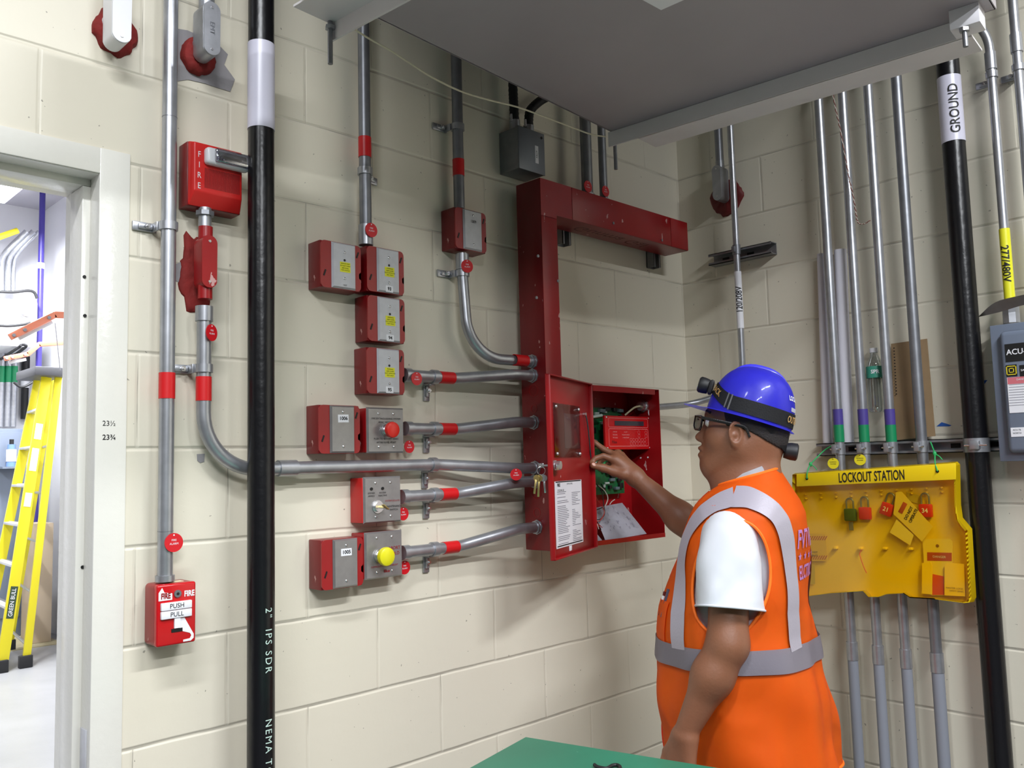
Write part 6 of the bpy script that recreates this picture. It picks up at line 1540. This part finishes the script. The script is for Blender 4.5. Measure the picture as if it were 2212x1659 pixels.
tee = cloth('t_shirt', -.008, -PI, PI, lambda th: ZB_+.05, lambda th: ZT+.012, 90, 40, mat('white cotton', (204, 206, 214), .75, bump=.5, bs=8), wk, False, .002)
zw = S(1600, 1388, ST).z
cloth('reflective_band', .0115, -PI, PI, lambda th: zw-.027, lambda th: zw+.027, 150, 5, SIL, vest, False, .002)
def vband(pts, w_, nm='reflective_band'):
    """tape following (angle, height) points on the vest"""
    P_ = spline([Vector((a, z, 0)) for a, z in pts], 10); bm = new(); A0, A1 = [], []
    for i, p in enumerate(P_):
        q = loft(p.x, p.y, .0125); q2 = loft(P_[min(i+1, len(P_)-1)].x, P_[min(i+1, len(P_)-1)].y, .0125); q1 = loft(P_[max(i-1, 0)].x, P_[max(i-1, 0)].y, .0125); t = (q2-q1).normalized()
        c_ = loft(p.x, p.y, .04); n_ = (c_-q).normalized(); s_ = t.cross(n_).normalized()*w_/2
        def snap(v):
            cx, cy, *_r = row(v.z); d_ = v-Vector((cx, cy, v.z)); th = math.atan2(d_.dot(LW), d_.dot(FW)); zz = v.z
            for _ in range(3): u_ = loft(th, zz, .0125); zz += v.z-u_.z
            return loft(th, zz, .0125)
        A0.append(bm.verts.new(snap(q-s_))); A1.append(bm.verts.new(snap(q+s_)))
    for i in range(len(P_)-1): bm.faces.new((A0[i], A0[i+1], A1[i+1], A1[i]))
    return build(nm, bm, SIL, vest)
R_ = math.radians
def zy(y): return S(1603, y, ST).z
for s in (1, -1):
    vband([(s*R_(a), zy(y)) for a, y in ((143, 1372), (143, 1320), (141, 1240), (135, 1160), (124, 1102), (105, 1072), (88, 1066))], .048)
    vband([(s*R_(a), zy(y)) for a, y in ((88, 1066), (72, 1082), (58, 1130), (56, 1190), (60, 1240), (64, 1300), (66, 1372))], .046)
# vest lettering on the back
LIL = mat('lilac print', (176, 122, 186), .6)
def onback(u0, zc):
    def f(u, v): return loft(PI+(u+u0)/.175, zc+v, .0085)
    return f
text(vest, 'FVTVRA', .062, LIL, None, None, None, fn=onback(-.015, zy(1160)), bold=.0012, xs=.72)
text(vest, 'ELCTRIC', .046, LIL, None, None, None, fn=onback(-.015, zy(1228)), bold=.001, xs=.72)
def star(u, v, r):
    bm = new(); P_ = [(u+(r if k % 2 == 0 else r*.42)*math.sin(k*PI/5), v+(r if k % 2 == 0 else r*.42)*math.cos(k*PI/5)) for k in range(10)]
    c_ = bm.verts.new(onback(0, 0)(u, v)); vs = [bm.verts.new(onback(0, 0)(*p)) for p in P_]
    for k in range(10): bm.faces.new((c_, vs[k], vs[(k+1) % 10]))
    build('printed_star', bm, LIL, vest)
for u_ in (-.075, -.038, 0, .038, .075): star(u_, zy(1194), .011)
# front zip, piping, pocket with pens
bm = new(); add_tube(bm, [loft(R_(3), z_, .009) for z_ in np.linspace(hemz(0)+.01, ZT-.02, 40)], .0035, 8); build('zip', bm, mat('dark orange trim', (214, 52, 10), .6), vest)
for s in (1, -1):
    bm = new(); add_tube(bm, [loft(s*(AHC+math.cos(k*2*PI/60)*AHW), AHZ+math.sin(k*2*PI/60)*AHH, .0062) for k in range(61)], .0035, 8); build('armhole_binding', bm, MATS['dark orange trim'] if False else ORN, vest)
bm = new(); add_tube(bm, [loft(k*2*PI/150, hemz(k*2*PI/150), .0062) for k in range(151)], .0035, 8); build('hem_binding', bm, ORN, vest)
bm = new(); add_tube(bm, [loft(k*2*PI/80, ZT, .005) for k in range(81)], .0042, 8); build('collar_binding', bm, ORN, vest)
zp = zy(1285)
cloth('chest_pocket', .0095, R_(30), R_(52), lambda th: zp-.115, lambda th: zp, 12, 12, ORN, vest, False, .002)
for k, (a_, m_, h_, lab) in enumerate(((44, mat('grey pen', (70, 66, 84), .3), .028, 'dark grey pen standing in the orange vest chest pocket'), (37, mat('dark red marker', (90, 14, 16), .4), .018, 'short marker with a white band in the vest chest pocket'))):
    p = loft(R_(a_), zp-.04, .006); q = loft(R_(a_), zp+h_, .008); t = thing('pen', lab, 'pen', p); bm = new(); add_cyl(bm, p, q, .0045, 14); build('barrel', bm, m_, t)
    if k: bm = new(); u_ = (q-p).normalized(); add_ring(bm, q-u_*.02, q-u_*.010, .0044, .0009, 14); build('white_band', bm, WHP, t)
# shirt sleeves
CT = MATS['white cotton']
def sleeve(a, e, f, r0, r1, flat):
    bm = new(); nk = base+UZ*(a.z+.015); P_ = spline([a.lerp(nk, .45)-UZ*.02, a.lerp(nk, .15)-UZ*.004, a.lerp(e, .22), a.lerp(e, .5*f+.11), a.lerp(e, f)], 4)[1:]; rings = []; n = 36
    rr_ = [r0*.86, r0*.95, r0*1.0, r0*1.05, r0*1.06, r0*1.05, r0*1.05]
    while len(rr_) < len(P_): rr_.append(r0+(r1-r0)*(len(rr_)/len(P_)))
    rr_[-1] = r1; u0_, v0_ = frame_of((e-a).normalized()); N_L = len(P_)
    for i, c_ in enumerate(P_):
        tg_ = (P_[min(i+1, N_L-1)]-P_[max(i-1, 0)]).normalized(); u = (u0_-tg_*u0_.dot(tg_)).normalized(); v = tg_.cross(u); t = i/(N_L-1); rg = []
        for k in range(n):
            an = k*2*PI/n; w_ = 1+(.035*math.sin(an*3+t*5)+.02*math.sin(an*5-t*9)+.02*math.sin(an*2+t*22)*(1-t))*min(1, t*2); rg.append(bm.verts.new(c_+(u*math.cos(an)+v*math.sin(an))*rr_[i]*w_))
        rings.append(rg)
    ax_ = (P_[1]-P_[0]).normalized()
    for i in range(N_L-1):
        for k in range(n): bm.faces.new((rings[i][k], rings[i][(k+1) % n], rings[i+1][(k+1) % n], rings[i+1][k]))
    tip = bm.verts.new(P_[0]-ax_*r0*.25)
    for k in range(n): bm.faces.new((rings[0][(k+1) % n], rings[0][k], tip))
    bmesh.ops.smooth_vert(bm, verts=rings[0]+[tip], factor=.5, use_axis_x=True, use_axis_y=True, use_axis_z=True)
    bmesh.ops.solidify(bm, geom=bm.faces[:], thickness=.0025); o = build('sleeve', bm, CT, tee)
    bm = new(); c_ = a.lerp(e, f); add_tube(bm, [c_+(u*math.cos(k*2*PI/n)+v*math.sin(k*2*PI/n))*r1*(1+.035*math.sin(k*2*PI/n*3+5)+.02*math.sin(k*2*PI/n*5-9)) for k in range(n+1)], .0028, 8); build('hem', bm, CT, o)
sleeve(SL_-UZ*.004, EL_, .68, .066, .078, 1); sleeve(SR_, ER_, .55, .06, .07, 1)
bm = new(); add_tube(bm, [hd(-.045, 0, -.205)+ (HF*math.cos(k*2*PI/48)*.088+HL*math.sin(k*2*PI/48)*.085)+HU*(-.012*math.cos(k*2*PI/48)) for k in range(49)], .007, 10); build('collar', bm, CT, tee)
# trousers and boots
TR = mat('dark khaki trousers', (74, 62, 56), .8, bump=.2, bs=120)
G = Field(base-Vector((.32, .32, 0)), base+Vector((.32, .32, 1.02)), .008)
G.cap(base+UZ*.92-LW*.07, base+UZ*.92+LW*.07, .125, .125, .04)
for h_, k_, a_ in LEG: G.cap(h_, k_, .098, .072, .04); G.cap(k_, a_+UZ*.0, .070, .062, .03)
net_obj('trousers', G, TR, wk, 2)
for h_, k_, a_ in LEG:
    G = Field(a_-Vector((.2, .2, .1)), a_+Vector((.24, .28, .12)), .006); G.cap(a_+UZ*.03, a_-UZ*.03, .052, .05, .02); G.cap(a_-UZ*.045-FW*.03, a_+FW*.17-UZ*.05, .044, .038, .03)
    zz = G.lo[2]+G.h*np.arange(G.n[2]); G.g = np.maximum(G.g, (.004-zz)[None, None, :]).astype(np.float32); net_obj('boot', G, mat('work boot', (60, 42, 30), .6), wk, 1)

for k_ in ('orange hi-vis mesh', 'white cotton'):
    for n_ in MATS[k_].node_tree.nodes:
        if n_.type == 'BUMP': n_.inputs['Distance'].default_value = .035
        if n_.type == 'TEX_NOISE': n_.inputs['Detail'].default_value = 1.2; n_.inputs['Distortion'].default_value = .8
